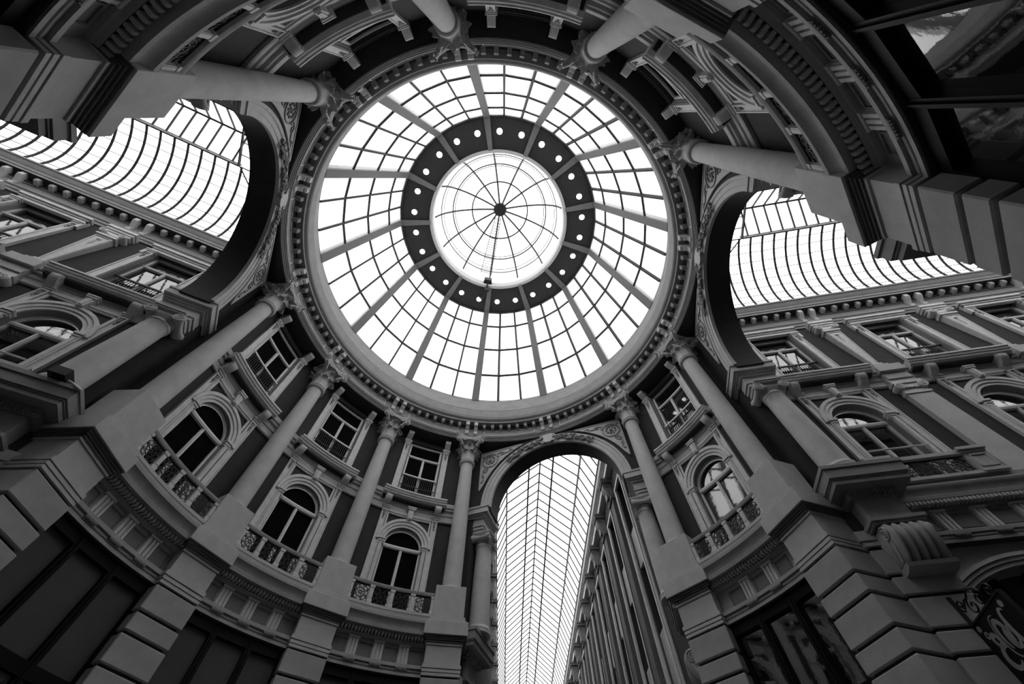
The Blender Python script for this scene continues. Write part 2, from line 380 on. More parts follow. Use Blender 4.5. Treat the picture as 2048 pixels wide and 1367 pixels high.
def entablature(kind, loc, rz, label, key, S, ntri, ndent, tri_pitch):
    zb = 6.95; mp = MP(kind, zb); k = 1.0 if kind == 'cyl' else .55
    root = thing('trim_entablature', (loc[0], loc[1], zb), rz, label, 'entablature', kind='structure')
    n = nseg(kind, 2 * S)
    put('cornice', cached((key, 'ent', S), lambda: MB(mp).sweep(ENT_CYL if kind == 'cyl' else ENT_FLAT, -S, S, n), 'cornice', ENTM if kind == 'cyl' else RINGM), root)
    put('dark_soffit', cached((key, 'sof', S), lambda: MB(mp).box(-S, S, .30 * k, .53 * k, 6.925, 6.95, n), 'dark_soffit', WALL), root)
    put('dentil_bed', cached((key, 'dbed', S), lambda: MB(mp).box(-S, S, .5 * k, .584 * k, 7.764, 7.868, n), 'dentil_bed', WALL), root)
    dm = cached((key, 'dent'), lambda: MB(flat(zb)).sprism([(-.02, 7.765), (.10, 7.775), (.12, 7.79), (.12, 7.865), (-.02, 7.865)], -.03, .03), 'dentil', STONE)
    for i in range(ndent):
        s = -S + .22 + (2 * S - .44) * i / (ndent - 1); x, y, _ = mp(s, .58 * k, zb)
        put('dentil', dm, root, (x, y, 0), s / RW if kind == 'cyl' else 0)
    qf = .43 * k
    def tri():
        b = MB(flat(zb)); w = .15
        b.box(-w, w, -.02, .035, 7.22, 7.69)
        for j in (-1, 0, 1): b.sprism([(.03, 7.22), (.075, 7.22), (.075, 7.64), (.03, 7.67)], j * .1 - .03, j * .1 + .03)
        b.box(-w - .01, w + .01, -.02, .09, 7.65, 7.70); return b
    tm = cached((key, 'tri'), tri, 'triglyph', TRIM)
    def reg():
        b = MB(flat(zb)); b.box(-.16, .16, -.02, .025, 7.085, 7.118)
        for j in range(6): b.box(-.145 + j * .052, -.115 + j * .052, -.02, .02, 7.06, 7.085)
        return b
    rm = cached((key, 'reg'), reg, 'guttae_strip', IRON if False else FRIEZE)
    def panel(pw):
        b = MB(flat(zb)); z0, z1 = 7.27, 7.62
        b.box(-pw, pw, 0, .012, z0, z1)
        for a in ((-pw, -pw + .03, z0, z1), (pw - .03, pw, z0, z1), (-pw, pw, z0, z0 + .03), (-pw, pw, z1 - .03, z1)): b.box(a[0], a[1], 0, .035, a[2], a[3])
        return b
    xs = [(-(ntri - 1) / 2 + i) * tri_pitch for i in range(ntri)]
    for s in xs:
        x, y, _ = mp(s, qf, zb); rr = s / RW if kind == 'cyl' else 0
        put('triglyph', tm, root, (x, y, 0), rr)
        x, y, _ = mp(s, .565 * k + .02, zb); put('guttae_strip', rm, root, (x, y, 0), rr)
    for i in range(ntri + 1):
        if i == 0: s, pw = xs[0] - tri_pitch * .5 - (.0), .19
        elif i == ntri: s, pw = xs[-1] + tri_pitch * .5, .19
        else: s, pw = (xs[i - 1] + xs[i]) / 2, tri_pitch / 2 - .19
        pw = min(pw, .28)
        x, y, _ = mp(s, qf, zb)
        put('frieze_panel', cached((key, 'pan', round(pw, 2)), lambda: panel(pw), 'frieze_panel', FRIEZE), root, (x, y, 0), s / RW if kind == 'cyl' else 0)
    return root

def iron_panel_mesh(wd, ht, reps=1):
    b = MB(IDENT); r = .011
    cw = wd / reps
    for k in range(reps):
        c = -wd / 2 + cw * (k + .5); R1 = min(cw, ht) * .46
        circ = lambda R, n=20: [(0, c + R * cos(2 * PI * i / n), ht / 2 + R * sin(2 * PI * i / n)) for i in range(n)]
        b.tube(circ(R1), r, 4, True); b.tube(circ(R1 * .55), r, 4, True); b.tube(circ(R1 * .16, 8), r * 1.3, 4, True)
        for i in range(8):
            a = PI / 8 + PI * i / 4
            b.tube([(0, c + R1 * .1 * cos(a), ht / 2 + R1 * .1 * sin(a)), (0, c + R1 * cos(a), ht / 2 + R1 * sin(a))], r, 4)
            if reps == 1: b.tube([(0, c + R1 * (.55 + .22 * (1 - cos(t * 2 * PI)) / 1) * cos(a + (t - .5) * .75), ht / 2 + R1 * (.55 + .22 * (1 - cos(t * 2 * PI))) * sin(a + (t - .5) * .75)) for t in [j / 6 for j in range(7)]], r * .8, 4)
        for e in (-1, 1):
            for f in (-1, 1):
                cc = (c + e * cw / 2, ht / 2 + f * ht / 2)
                b.tube([(0, cc[0] - e * .13 * cos(a), cc[1] - f * .13 * sin(a)) for a in [PI / 2 * i / 5 for i in range(6)]], r, 4)
    b.box(-.012, .012, -wd / 2, wd / 2, -.012, .012).box(-.012, .012, -wd / 2, wd / 2, ht - .012, ht + .012)
    return b

def balustrade(loc, rz, label, key, S):
    zb = 8.42; mp = cyl(zb); q = .66
    root = thing('balustrade', (loc[0], loc[1], zb), rz, label, 'balustrade', 'balustrades between the column pedestals')
    n = nseg('cyl', 2 * S)
    put('hand_rail', cached((key, 'rail', S), lambda: MB(mp).sweep([(q - .09, 9.02), (q + .06, 9.02), (q + .08, 9.05), (q + .09, 9.10), (q + .06, 9.12), (q - .09, 9.12)], -S, S, n), 'hand_rail', STONE), root)
    put('bottom_rail', cached((key, 'brail', S), lambda: MB(mp).box(-S, S, q - .07, q + .07, 8.42, 8.50, n), 'bottom_rail', STONE), root)
    sp = 2 * (S - .06) / 4
    def post():
        b = MB(flat(zb)); b.box(-.06, .06, -.05, .05, 8.50, 9.02).box(-.075, .075, -.06, .065, 8.50, 8.60).box(-.075, .075, -.06, .065, 8.95, 9.02).box(-.04, .04, .05, .062, 8.64, 8.92); return b
    pm = cached((key, 'post'), post, 'post', TRIM)
    for i in range(5):
        s = -S + .06 + sp * i; x, y, _ = mp(s, q, zb); put('post', pm, root, (x, y, 0), s / RW)
    im = cached((key, 'ip', round(sp, 2)), lambda: iron_panel_mesh(sp * (RW - q) / RW - .13, .50), 'iron_panel', IRON)
    for i in range(4):
        s = -S + .06 + sp * (i + .5); x, y, _ = mp(s, q, zb); put('iron_panel', im, root, (x, y, .085), s / RW)
    return root

def shop_window(loc, rz, label, key, S, pane, num):
    zb = 0.0; q = .40; mp = cyl(zb)
    root = thing('window_%d' % num, (loc[0], loc[1], 0), rz, label, 'shop window', kind='structure')
    cuts = [-S, -S / 3, S / 3, S]
    def seg(s0, s1, q0, q1, z0, z1, b): b.box(s0, s1, q0, q1, z0, z1, 1)
    def frame():
        b = MB(mp)
        for i in range(3):
            seg(cuts[i], cuts[i + 1], q - .10, q + .06, 6.72, 6.94, b); seg(cuts[i], cuts[i + 1], q - .10, q + .08, 4.92, 5.12, b)
            seg(cuts[i], cuts[i + 1], q - .10, q + .08, 4.25, 4.42, b); seg(cuts[i], cuts[i + 1], q - .10, q + .06, 0, .5, b)
        for s in (-S + .08, -S / 3, S / 3, S - .08): b.box(s - .075, s + .075, q - .10, q + .07, 0, 6.94)
        for s in (-S / 3, S / 3): b.box(s - .02, s + .02, q + .07, q + .10, 0, 6.94)
        return b
    put('shop_frame', cached((key, 'fr', S), frame, 'shop_frame', SHOPFRAME), root)
    for i in range(3):
        s0, s1 = cuts[i] + .075, cuts[i + 1] - .075
        put('pane', cached((key, 'up', S, i, pane.name), lambda: MB(mp).box(s0, s1, q - .07, q - .04, 5.12, 6.72), 'pane', pane), root)
        put('lower_pane', cached((key, 'lp', S, i), lambda: MB(mp).box(s0, s1, q - .07, q - .04, .5, 4.25), 'lower_pane', ROOMGLASS), root)
        put('vent_pane', cached((key, 'vp', S, i), lambda: MB(mp).box(s0, s1, q - .07, q - .04, 4.42, 4.92), 'vent_pane', FRIEZE), root)
        def fan():
            b = MB(mp); c = (s0 + s1) / 2; w = (s1 - s0) / 2
            for e in (-1, 1):
                for R in (.36, .26, .16): b.tube([(c + e * w * .5 + R * cos(a) * .9, q, 4.44 + R * sin(a)) for a in [PI * t / 8 for t in range(9)]], .014, 4)
                for t in range(1, 8): b.tube([(c + e * w * .5 + r * cos(PI * t / 8) * .9, q, 4.44 + r * sin(PI * t / 8)) for r in (.06, .42)], .012, 4)
            return b
        put('fan_grille', cached((key, 'fan', S, i), fan, 'fan_grille', IRON), root)
    return root

WN = [0]
def nextwin(): WN[0] += 1; return WN[0]

ENT_SPAN = 1.34
for a, b_, where in BAYS:
    th = (TH[a] + TH[b_]) / 2; hw = rad((TH[b_] - TH[a]) / 2) * RW
    loc = polar(RW, th); rz = rad(th); S = hw - .47
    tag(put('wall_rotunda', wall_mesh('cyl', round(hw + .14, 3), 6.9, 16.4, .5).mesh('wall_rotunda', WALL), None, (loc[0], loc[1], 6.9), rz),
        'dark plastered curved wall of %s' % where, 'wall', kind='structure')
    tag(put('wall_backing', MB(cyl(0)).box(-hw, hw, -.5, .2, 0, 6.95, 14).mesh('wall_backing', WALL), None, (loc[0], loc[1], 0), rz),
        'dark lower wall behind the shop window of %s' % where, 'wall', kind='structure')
    glass = ROOMGLASS if a == 'I' else BLIND
    r1 = thing('window_%d' % nextwin(), (loc[0], loc[1], 8.35), rz, 'round-arched window with keystone in %s' % where, 'window', kind='structure')
    arched_window('cyl', r1, 8.35, .14 if a != 'I' else .20, glass, 'cw1')
    r2 = thing('window_%d' % nextwin(), (loc[0], loc[1], 12.9), rz, 'square-headed upper window in %s' % where, 'window', kind='structure')
    square_window('cyl', r2, 12.9, .13 if a != 'I' else .2, glass, 'cw2')
    balcony('cyl', loc, rz, 'curved balcony ledge on scroll corbels in %s' % where, 'cbal')
    tag(put('trim_string_course', cached(('str', round(hw, 3)), lambda: MB(cyl(12.15)).sweep(STRING, -hw, hw, 16), 'trim_string_course', STONE), None, (loc[0], loc[1], 12.15), rz),
        'moulded string course below the balcony of %s' % where, 'moulding', kind='structure')
    ntri = 2 if a == 'I' else 3
    entablature('cyl', loc, rz, 'shopfront cornice with dentils and triglyphs in %s' % where, 'ent%d' % round(hw * 100), round(hw - .38, 3), ntri, 27, .77 if hw < 2.05 else .84)
    balustrade(loc, rz, 'balustrade of iron panels in %s' % where, 'bal%d' % round(hw * 100), round(hw - .50, 3))
    shop_window(loc, rz, 'black framed shop window with tall panes in %s' % where, 'shop%d%s' % (round(hw * 100), a), round(hw - .45, 3), ROOMGLASS if a in 'EFGI' else SHOPPANEL, nextwin())

# ------------------------------------------------------------------ rusticated piers under the columns
PIER_TXT = dict(A='left jamb of the front arch', B='second pier left of the front arch', C='third pier left of the front arch', D='pier below the left arch',
                E='pier above the left arch, upper left', F='pier at the top edge left of centre', G='pier at the top edge right of centre',
                H='pier above the right arch, upper right', I='pier below the right arch', J='right jamb of the front arch')
COURSES = []
z = 6.90
for k in range(40):
    h = .50 if k % 2 == 0 else .33
    if z - h < .3: break
    COURSES.append((z - h, z)); z -= h + .062
COURSES.append((0.0, z))
def rim_box(b, hw, x0, x1, z0, z1, c=.02):     # box with chamfered front/side arrises; x0 front (towards hall)
    b.raw([(x1, -hw, z0 + c), (x1, hw, z0 + c), (x1, hw, z1 - c), (x1, -hw, z1 - c),
           (x0 + c, -hw, z0 + c), (x0 + c, hw, z0 + c), (x0 + c, hw, z1 - c), (x0 + c, -hw, z1 - c),
           (x0, -hw + c, z0 + c), (x0, hw - c, z0 + c), (x0, hw - c, z1 - c), (x0, -hw + c, z1 - c),
           (x1, -hw + c, z0), (x1, hw - c, z0), (x0 + c, hw - c, z0), (x0 + c, -hw + c, z0),
           (x1, -hw + c, z1), (x1, hw - c, z1), (x0 + c, hw - c, z1), (x0 + c, -hw + c, z1)],
          [(8, 9, 10, 11), (12, 15, 14, 13), (16, 17, 18, 19), (0, 4, 7, 3), (1, 2, 6, 5),
           (4, 8, 11, 7), (5, 6, 10, 9), (8, 15, 14, 9), (11, 10, 18, 19),
           (0, 12, 15, 4), (5, 14, 13, 1), (3, 7, 19, 16), (6, 2, 17, 18), (4, 15, 8), (5, 9, 14), (7, 11, 19), (6, 18, 10), (0, 3, 16, 12), (1, 13, 17, 2), (12, 13, 17, 16)])
    return b
PF, PB = 7.62 - RW, 0.35       # pier front / back in the local radial axis
def stone(hgt, hw=.53, x0=PF, x1=PB): return rim_box(MB(), hw, x0, x1, 0, hgt)
def stepped(specs, hw, x0, x1):
    b = MB()
    for z0, z1, e in specs: b.box(x0 - e, x1, -hw - e, hw + e, z0, z1)
    return b
for kx, dg in TH.items():
    lx, ly, _ = polar(RW, dg); rz = rad(dg)
    root = thing('rusticated_pier', (lx, ly, 0), rz, 'rusticated ashlar pier, %s' % PIER_TXT[kx], 'pier', 'rusticated piers around the rotunda')
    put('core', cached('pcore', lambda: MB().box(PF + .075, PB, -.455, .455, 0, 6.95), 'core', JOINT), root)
    for z0, z1 in COURSES:
        put('stone_block', cached(('pst', round(z1 - z0, 3)), lambda: stone(z1 - z0), 'stone_block', PIER), root, (0, 0, z0))
    put('band_moulding', cached('pband', lambda: stepped([(6.95, 7.01, .03), (7.01, 7.035, .005), (7.035, 7.10, .035), (7.10, 7.125, .01), (7.125, 7.21, .045), (7.21, 7.235, .02)], .50, PF + .03, PB), 'band_moulding', STONE), root)
    put('neck_block', cached('pneck', lambda: MB().box(7.63 - RW, PB, -.505, .505, 7.235, 7.68).box(7.60 - RW, PB, -.53, .53, 7.68, 7.74), 'neck_block', STONE), root)
    put('cyma', cached('pcyma', lambda: stepped([(7.74, 7.79, .03), (7.79, 7.83, .06), (7.83, 7.87, .09), (7.87, 7.90, .12)], .51, 7.60 - RW, PB), 'cyma', PILDARK), root)  # painted darker than its neighbours to stand for the shadow on the cyma
    put('cap_block', cached('pcap', lambda: rim_box(MB(), .64, 7.44 - RW, PB, 7.89, 8.26, .008), 'cap_block', STONE), root)
    put('plinth', cached('ppl', lambda: MB().box(7.50 - RW, PB, -.56, .56, 8.26, 8.33).box(7.53 - RW, PB, -.53, .53, 8.33, 8.42), 'plinth', STONE), root)

# ------------------------------------------------------------------ giant Corinthian columns
def leaf(h, w, out, r0, curl=.09, n=6):
    # acanthus leaf standing on radius r0, bending outwards; local x outward
    b = MB(); rows = []
    for i in range(n + 1):
        t = i / n; zz = h * (sin(t * PI * .62) / sin(PI * .62)) * (1 if t < .8 else 1) - max(0, t - .72) * curl * 1.2
        x = r0 + out * t ** 2.2 + (curl * max(0, t - .55) * 1.6)
        ww = w * (.75 + .5 * sin(t * PI * .9)) * (1 - .55 * max(0, t - .6) / .4) * (1 + .16 * (1 if i % 2 else -1))
        rows.append([(x - .025, -ww / 2, zz), (x + .012, -ww * .25, zz), (x + .03, 0, zz + .006), (x + .012, ww * .25, zz), (x - .025, ww / 2, zz)])
    th = .018
    vs = [p for r in rows for p in r]; m = len(vs); vs2 = vs + [(p[0] - th, p[1], p[2]) for p in vs]; fs = []
    for i in range(n):
        for j in range(4):
            a = i * 5 + j; fs.append((a, a + 1, a + 6, a + 5)); fs.append((m + a, m + a + 5, m + a + 6, m + a + 1))
    for i in range(n):
        a = i * 5; fs.append((a, a + 5, m + a + 5, m + a)); a += 4; fs.append((a, m + a, m + a + 5, a + 5))
    for j in range(4): fs.append((j, m + j, m + j + 1, j + 1)); a = n * 5 + j; fs.append((a, a + 1, m + a + 1, m + a))
    b.raw(vs2, fs); return b
def volute(diag):
    b = MB(); path = []; rr = []
    for i in range(7):
        t = i / 6; path.append((.22 + .50 * t ** 1.3, 0, .50 + .52 * t ** .8)); rr.append(.034 + .016 * t)
    c = (.715, 0, .945)
    for i in range(12):
        a = PI / 2 - i * .62; R = .10 * (1 - i / 13); path.append((c[0] + R * cos(a) + .03, 0, c[2] + R * sin(a))); rr.append(.042 * (1 - i / 18))
    b.tube(path, rr, 5); return b
def helix(sg):
    b = MB(); path = []
    for i in range(7):
        t = i / 6; path.append((.26 + .10 * t, sg * (.20 - .10 * t), .50 + .42 * t))
    for i in range(9):
        a = PI / 2 + sg * 0 - i * .7; R = .05 * (1 - i / 10); path.append((.37, sg * (.10 - .05 + R * cos(a) * -1 + .0), .89 + R * sin(a) - .02))
    b.tube(path, .018, 5); return b
def abacus():
    # concave-sided abacus with cut corners
    out = []
    for k in range(4):
        a = PI / 4 + k * PI / 2
        d = Vector((cos(a), sin(a))); t = Vector((-sin(a), cos(a)))
        out.append(d * .92 - t * .07); out.append(d * .92 + t * .07)
        nx = Vector((cos(a + PI / 4), sin(a + PI / 4))); tt = Vector((-nx.y, nx.x))
        for u in (-.6, -.3, 0, .3, .6): out.append(nx * (.42 + .15 * (u / .6) ** 2) + tt * (u * .86))
    b = MB()
    for z0, z1, s in ((1.06, 1.11, .93), (1.11, 1.135, .90), (1.135, 1.19, .97), (1.19, 1.21, .94), (1.21, 1.27, 1.0)):
        n = len(out); vs = [(p.x * s, p.y * s, z0) for p in out] + [(p.x * s, p.y * s, z1) for p in out]
        cidx = len(vs); vs += [(0, 0, z0), (0, 0, z1)]
        fs = [(i, (i + 1) % n, n + (i + 1) % n, n + i) for i in range(n)] + [((i + 1) % n, i, cidx) for i in range(n)] + [(n + i, n + (i + 1) % n, cidx + 1) for i in range(n)]
        b.raw(vs, fs)
    return b
Z_PED0, Z_PED1, Z_NECK, CAPH = 8.42, 9.38, 15.09, 1.27
COL_TXT = dict(A='just left of the front arch', B='second left of the front arch', C='third left of the front arch', D='just below the left arch',
               E='above the left arch at upper left', F='cut by the top edge left of centre', G='cut by the top edge right of centre',
               H='above the right arch at upper right', I='just below the right arch', J='just right of the front arch')
RC = 8.0
for kx, dg in TH.items():
    lx, ly, _ = polar(RC, dg); rz = rad(dg)
    root = thing('corinthian_column', (lx, ly, Z_PED0), rz, 'tall smooth Corinthian column %s' % COL_TXT[kx], 'column', 'giant columns around the rotunda')
    put('pedestal', cached('cped', lambda: rim_box(MB(), .485, 7.60 - RC, .40, 0, Z_PED1 - Z_PED0, .012), 'pedestal', STONE), root)
    def shaft():
        H0 = Z_PED1 - Z_PED0; H1 = Z_NECK - Z_PED0; pr = [(.30, H0 - .02), (.345, H0), (.352, H0 + .03), (.335, H0 + .06), (.312, H0 + .07), (.312, H0 + .09)]
        for i in range(13):
            t = i / 12; pr.append((.312 - .055 * t ** 1.5, H0 + .1 + (H1 - H0 - .14) * t))
        pr += [(.262, H1 - .03), (.25, H1)]
        return MB().lathe(pr, 36)
    put('shaft', cached('cshaft', shaft, 'shaft', SHAFT, 50), root)
    put('astragal', cached('castr', lambda: MB().lathe([(.25, -.05), (.30, -.04), (.345, .0), (.345, .05), (.31, .065), (.305, .09), (.335, .10), (.345, .135), (.33, .16), (.25, .17)], 32), 'astragal', STONE, 50), root, (0, 0, Z_NECK - Z_PED0 - .14))
    cp = put('capital', cached('cbell', lambda: MB().lathe([(.25, 0), (.235, .2), (.235, .5), (.27, .8), (.36, 1.0), (.48, 1.05), (.48, 1.07), (.2, 1.07)], 24), 'capital', FRIEZE, 50), root, (0, 0, Z_NECK - Z_PED0))  # bell darker than the leaves: occlusion between them painted into its colour
    lm1 = cached('leaf1', lambda: leaf(.46, .25, .15, .275, .13), 'leaf', STONE, 60); lm2 = cached('leaf2', lambda: leaf(.76, .25, .23, .27, .14), 'leaf', STONE, 60)
    for i in range(8):
        put('leaf', lm1, cp, (0, 0, 0.01), i * PI / 4 + PI / 8); put('leaf', lm2, cp, (0, 0, 0.02), i * PI / 4)
    vm = cached('vol', lambda: volute(0), 'volute', STONE, 60)
    for i in range(4):
        for e in (-1, 1): put('volute', vm, cp, (0, 0, 0), PI / 4 + i * PI / 2 + e * .055)
        for e in (-1, 1): put('helix', cached(('hel', e), lambda: helix(e), 'helix', STONE, 60), cp, (0, 0, 0), i * PI / 2)
        put('abacus_flower', cached('afl', lambda: MB().blob((.43, 0, 1.16), .08, (.6, 1, 1)), 'abacus_flower', STONE, 60), cp, (0, 0, 0), i * PI / 2)
    put('abacus', cached('abacus', abacus, 'abacus', STONE), cp)

# ------------------------------------------------------------------ upper entablature ring
NR = 208
def ringmesh(prof, name, m, zb=16.36, ang=30):
    return MB().lathe([(r, z - zb) for r, z in prof], NR, closed=True).mesh(name, m, ang)
RING_LOW = [(8.60, 16.36), (7.80, 16.36), (7.75, 16.36), (7.75, 16.40), (7.72, 16.41), (7.72, 16.46), (7.69, 16.465), (7.68, 16.49), (7.645, 16.51), (7.64, 16.545), (7.66, 16.56), (7.685, 16.57), (7.685, 17.00), (8.60, 17.00)]
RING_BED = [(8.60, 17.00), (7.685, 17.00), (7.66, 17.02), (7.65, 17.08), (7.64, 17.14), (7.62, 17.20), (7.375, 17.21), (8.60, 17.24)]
RING_TOP = [(8.60, 17.20), (7.36, 17.20), (7.355, 17.29), (7.33, 17.31), (7.29, 17.33), (7.255, 17.37), (7.24, 17.43), (7.245, 17.47), (7.30, 17.48), (7.30, 17.51), (7.265, 17.52), (7.275, 18.02), (7.30, 18.03), (7.34, 18.04), (7.345, 18.08), (7.32, 18.10), (7.44, 18.55), (7.58, 19.0), (7.66, 19.3), (7.67, 19.40), (8.60, 19.40)]
ring = tag(empty('trim_cornice_ring', (0, 0, 16.36)), 'ring entablature with modillions round the base of the dome', 'cornice', kind='structure')
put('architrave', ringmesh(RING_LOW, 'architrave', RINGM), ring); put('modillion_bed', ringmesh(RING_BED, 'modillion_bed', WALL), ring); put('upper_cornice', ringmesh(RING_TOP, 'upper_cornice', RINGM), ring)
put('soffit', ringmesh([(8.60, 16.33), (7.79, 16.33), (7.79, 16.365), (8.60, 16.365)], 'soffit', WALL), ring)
def mod():
    b = MB(); b.box(7.45 - 7.6, .15, -.07, .07, 17.02 - 16.36, 17.20 - 16.36)
    b.loops([[(x, y, zz) for x, zz in ((-.15, .66), (-.12, .60), (-.02, .585), (.15, .60), (.15, .66))] for y in (-.07, .07)]); return b
mm = mod().mesh('modillion', RINGM)
def pairbr():
    b = MB()
    for pts in ([(.22, .26), (.10, .28), (.07, .36), (.10, .44), (.05, .50), (-.02, .53), (-.04, .60), (-.02, .64), (.22, .64)], [(.22, .60), (-.10, .60), (-.16, .64), (-.17, .72), (-.13, .78), (-.17, .84), (.22, .84)]):
        b.loops([[(x - .10, y, zz - .02) for x, zz in pts] for y in (-.085, .085)])
    return b
bm_ = pairbr().mesh('bracket', TRIM)
PITCHD = 360 / 117
base_az = 265.0
for i in range(117):
    dg = base_az + (i + .5) * PITCHD; k = i % 9
    x, y, _ = polar(7.6, dg)
    if k in (0, 8): put('bracket', bm_, ring, (x, y, 0), rad(dg))
    else: put('modillion', mm, ring, (x, y, 0), rad(dg))
def fpanel():
    hs = rad(27.69 * .5 - 4.6) * 7.685; b = MB(lambda s, q, z: ((7.685 - q) * cos(s / 7.685), (7.685 - q) * sin(s / 7.685), z - 16.36)); n = 12
    b.box(-hs, hs, 0, .03, 16.62, 16.65, n).box(-hs, hs, 0, .03, 16.93, 16.96, n).box(-hs, -hs + .035, 0, .03, 16.62, 16.96).box(hs - .035, hs, 0, .03, 16.62, 16.96); return b
fpm = fpanel().mesh('frieze_frame', TRIM)
for k in range(13): put('frieze_frame', fpm, ring, (0, 0, 0), rad(base_az + (k + .5) * 360 / 13))

# ------------------------------------------------------------------ glass dome
DOME = [(7.70, 19.38), (5.80, 26.5)]; RIM = (4.10, 26.8); NRIB = 13
dome = thing('glass_dome', (0, 0, 19.38), 0, 'large glass dome with grey ribs over the rotunda', 'dome')
def dpt(t, dg, off=0.0):
    R = DOME[0][0] + (DOME[1][0] - DOME[0][0]) * t; z = DOME[0][1] + (DOME[1][1] - DOME[0][1]) * t
    return ((R + off) * cos(rad(dg)), (R + off) * sin(rad(dg)), z - 19.38)
def rib():
    b = MB(); w = .17
    sec = [(7.62, 19.25), (5.74, 26.42), (4.08, 26.70)]; outs = [(8.0, 19.3), (6.05, 26.75), (4.08, 27.05)]
    rings = []
    for (r, z), (r2, z2), ww in zip(sec, outs, (.19, .17, .12)):
        rings.append([(r, -ww, z - 19.38), (r, ww, z - 19.38), (r2, ww, z2 - 19.38), (r2, -ww, z2 - 19.38)])
    b.loops(rings); return b
rm_ = rib().mesh('rib', RIBSTEEL)
ROWS = [0.0, .245, .525, .81, 1.0]
SEG = 360 / NRIB
def mull(dg):
    b = MB(); b.bar(dpt(0, dg, -.03), dpt(1.02, dg, -.03), .085, .15); return b
def hbar(t, d0, d1):
    b = MB(); b.bar(dpt(t, d0, -.01), dpt(t, d1, -.01), .10, .075); return b
def pane(t0, t1, d0, d1):
    b = MB(); a = [dpt(t0, d0), dpt(t0, d1), dpt(t1, d1), dpt(t1, d0)]; c = [dpt(t0, d0, .03), dpt(t0, d1, .03), dpt(t1, d1, .03), dpt(t1, d0, .03)]
    b.raw(a + c, [(0, 1, 2, 3), (7, 6, 5, 4), (0, 4, 5, 1), (1, 5, 6, 2), (2, 6, 7, 3), (3, 7, 4, 0)]); return b
def ringpanel(d0, d1):
    # dark sheet with one round opening
    def P(r, dg): 
        f = (5.80 - r) / 1.7; return (r * cos(rad(dg)), r * sin(rad(dg)), 26.52 + .28 * f - 19.38)
    dm_ = (d0 + d1) / 2; rc = 5.03; hr = .165; N = 24
    hole = []; outer = []
    for i in range(N):
        a = 2 * PI * i / N; hole.append(P(rc + hr * cos(a), dm_ + math.degrees(hr * sin(a) / rc)))
        ca, sa = cos(a), sin(a); m = max(abs(ca), abs(sa)); u, v = ca / m, sa / m
        r = rc + (5.86 - rc) * u if u > 0 else rc + (rc - 4.08) * u
        outer.append(P(r, dm_ + (d1 - d0) / 2 * 1.0 * v))
    vs = hole + outer + [(p[0], p[1], p[2] + .04) for p in hole + outer]; fs = []
    for i in range(N):
        j = (i + 1) % N
        fs += [(i, j, N + j, N + i), (2 * N + i, 3 * N + i, 3 * N + j, 2 * N + j), (i, 2 * N + i, 2 * N + j, j), (N + i, N + j, 3 * N + j, 3 * N + i)]
    return MB().raw(vs, fs)
pm_ = {}; cuts = [SEG * .0, SEG / 3, SEG * 2 / 3, SEG]
for r in range(4):
    for c in range(3): pm_[r, c] = pane(ROWS[r], ROWS[r + 1], cuts[c], cuts[c + 1]).mesh('dome_pane', DOMEGLASS)
mu1, mu2 = mull(cuts[1]).mesh('mullion', BARSTEEL), mull(cuts[2]).mesh('mullion', BARSTEEL)
hb = {(r, c): hbar(ROWS[r], cuts[c], cuts[c + 1]).mesh('glazing_bar', BARSTEEL) for r in range(1, 5) for c in range(3)}
rp_ = [ringpanel(0, SEG / 2).mesh('soffit_panel', DARKPANEL), ringpanel(SEG / 2, SEG).mesh('soffit_panel', DARKPANEL)]
for k in range(NRIB):
    rz = rad(base_az + k * SEG)
    put('rib', rm_, dome, rz=rz); put('mullion', mu1, dome, rz=rz); put('mullion', mu2, dome, rz=rz)
    for key in hb: put('glazing_bar', hb[key], dome, rz=rz)
    for key in pm_: put('dome_pane', pm_[key], dome, rz=rz)
    for m_ in rp_: put('soffit_panel', m_, dome, rz=rz)

# ------------------------------------------------------------------ lantern on top of the dome
lan = thing('roof_lantern', (0, 0, 26.7), 0, 'round glazed lantern crowning the dome', 'lantern')
put('drum', MB().lathe([(4.13, 0), (3.98, 0), (3.94, .06), (3.94, .60), (3.98, .64), (4.13, .64)], 96, closed=True).mesh('drum', DRUMWHITE), lan)
def lp(R, dg, up=0.0):
    z = .60 + 3.95 * math.sqrt(max(0, 1 - (R / 4.0) ** 2)) + up; return (R * cos(rad(dg)), R * sin(rad(dg)), z)
lr = MB(); lr.tube([lp(R, 0) for R in (3.96, 3.9, 3.75, 3.5, 3.1, 2.6, 2.0, 1.3, .7, .3)], .06, 5); lrm = lr.mesh('lantern_rib', BARSTEEL)
Rs = [3.96, 3.8, 3.5, 3.1, 2.6, 1.9, 1.2, .4]
def lpane():
    b = MB(); vs = []; fs = []
    for R in Rs:
        for dg in (0, SEG / 2, SEG): vs.append(lp(R, dg, .03))
    for i in range(len(Rs) - 1):
        for j in range(2): fs.append((i * 3 + j, i * 3 + j + 1, i * 3 + j + 4, i * 3 + j + 3))
    b.raw(vs, fs); m = len(vs); b.raw([(x, y, z + .02) for x, y, z in vs], fs); return b
lpm = lpane().mesh('lantern_pane', ROOFGLASS)
for k in range(13):
    rz = rad(base_az + 1.2 + k * SEG); put('lantern_rib', lrm, lan, rz=rz); put('lantern_pane', lpm, lan, rz=rz)
for R, w in ((1.9, .07), (3.1, .06), (3.72, .045), (2.98, .035), (3.60, .03)):
    put('hoop', MB().tube([lp(R, a * 5, -.02) for a in range(72)], w * .8, 4, True).mesh('hoop', BARSTEEL), lan)
put('finial_hub', MB().lathe([(.02, 4.40), (.40, 4.42), (.46, 4.48), (.46, 4.58), (.3, 4.66), (.05, 4.7)], 24).mesh('finial_hub', IRON), lan)
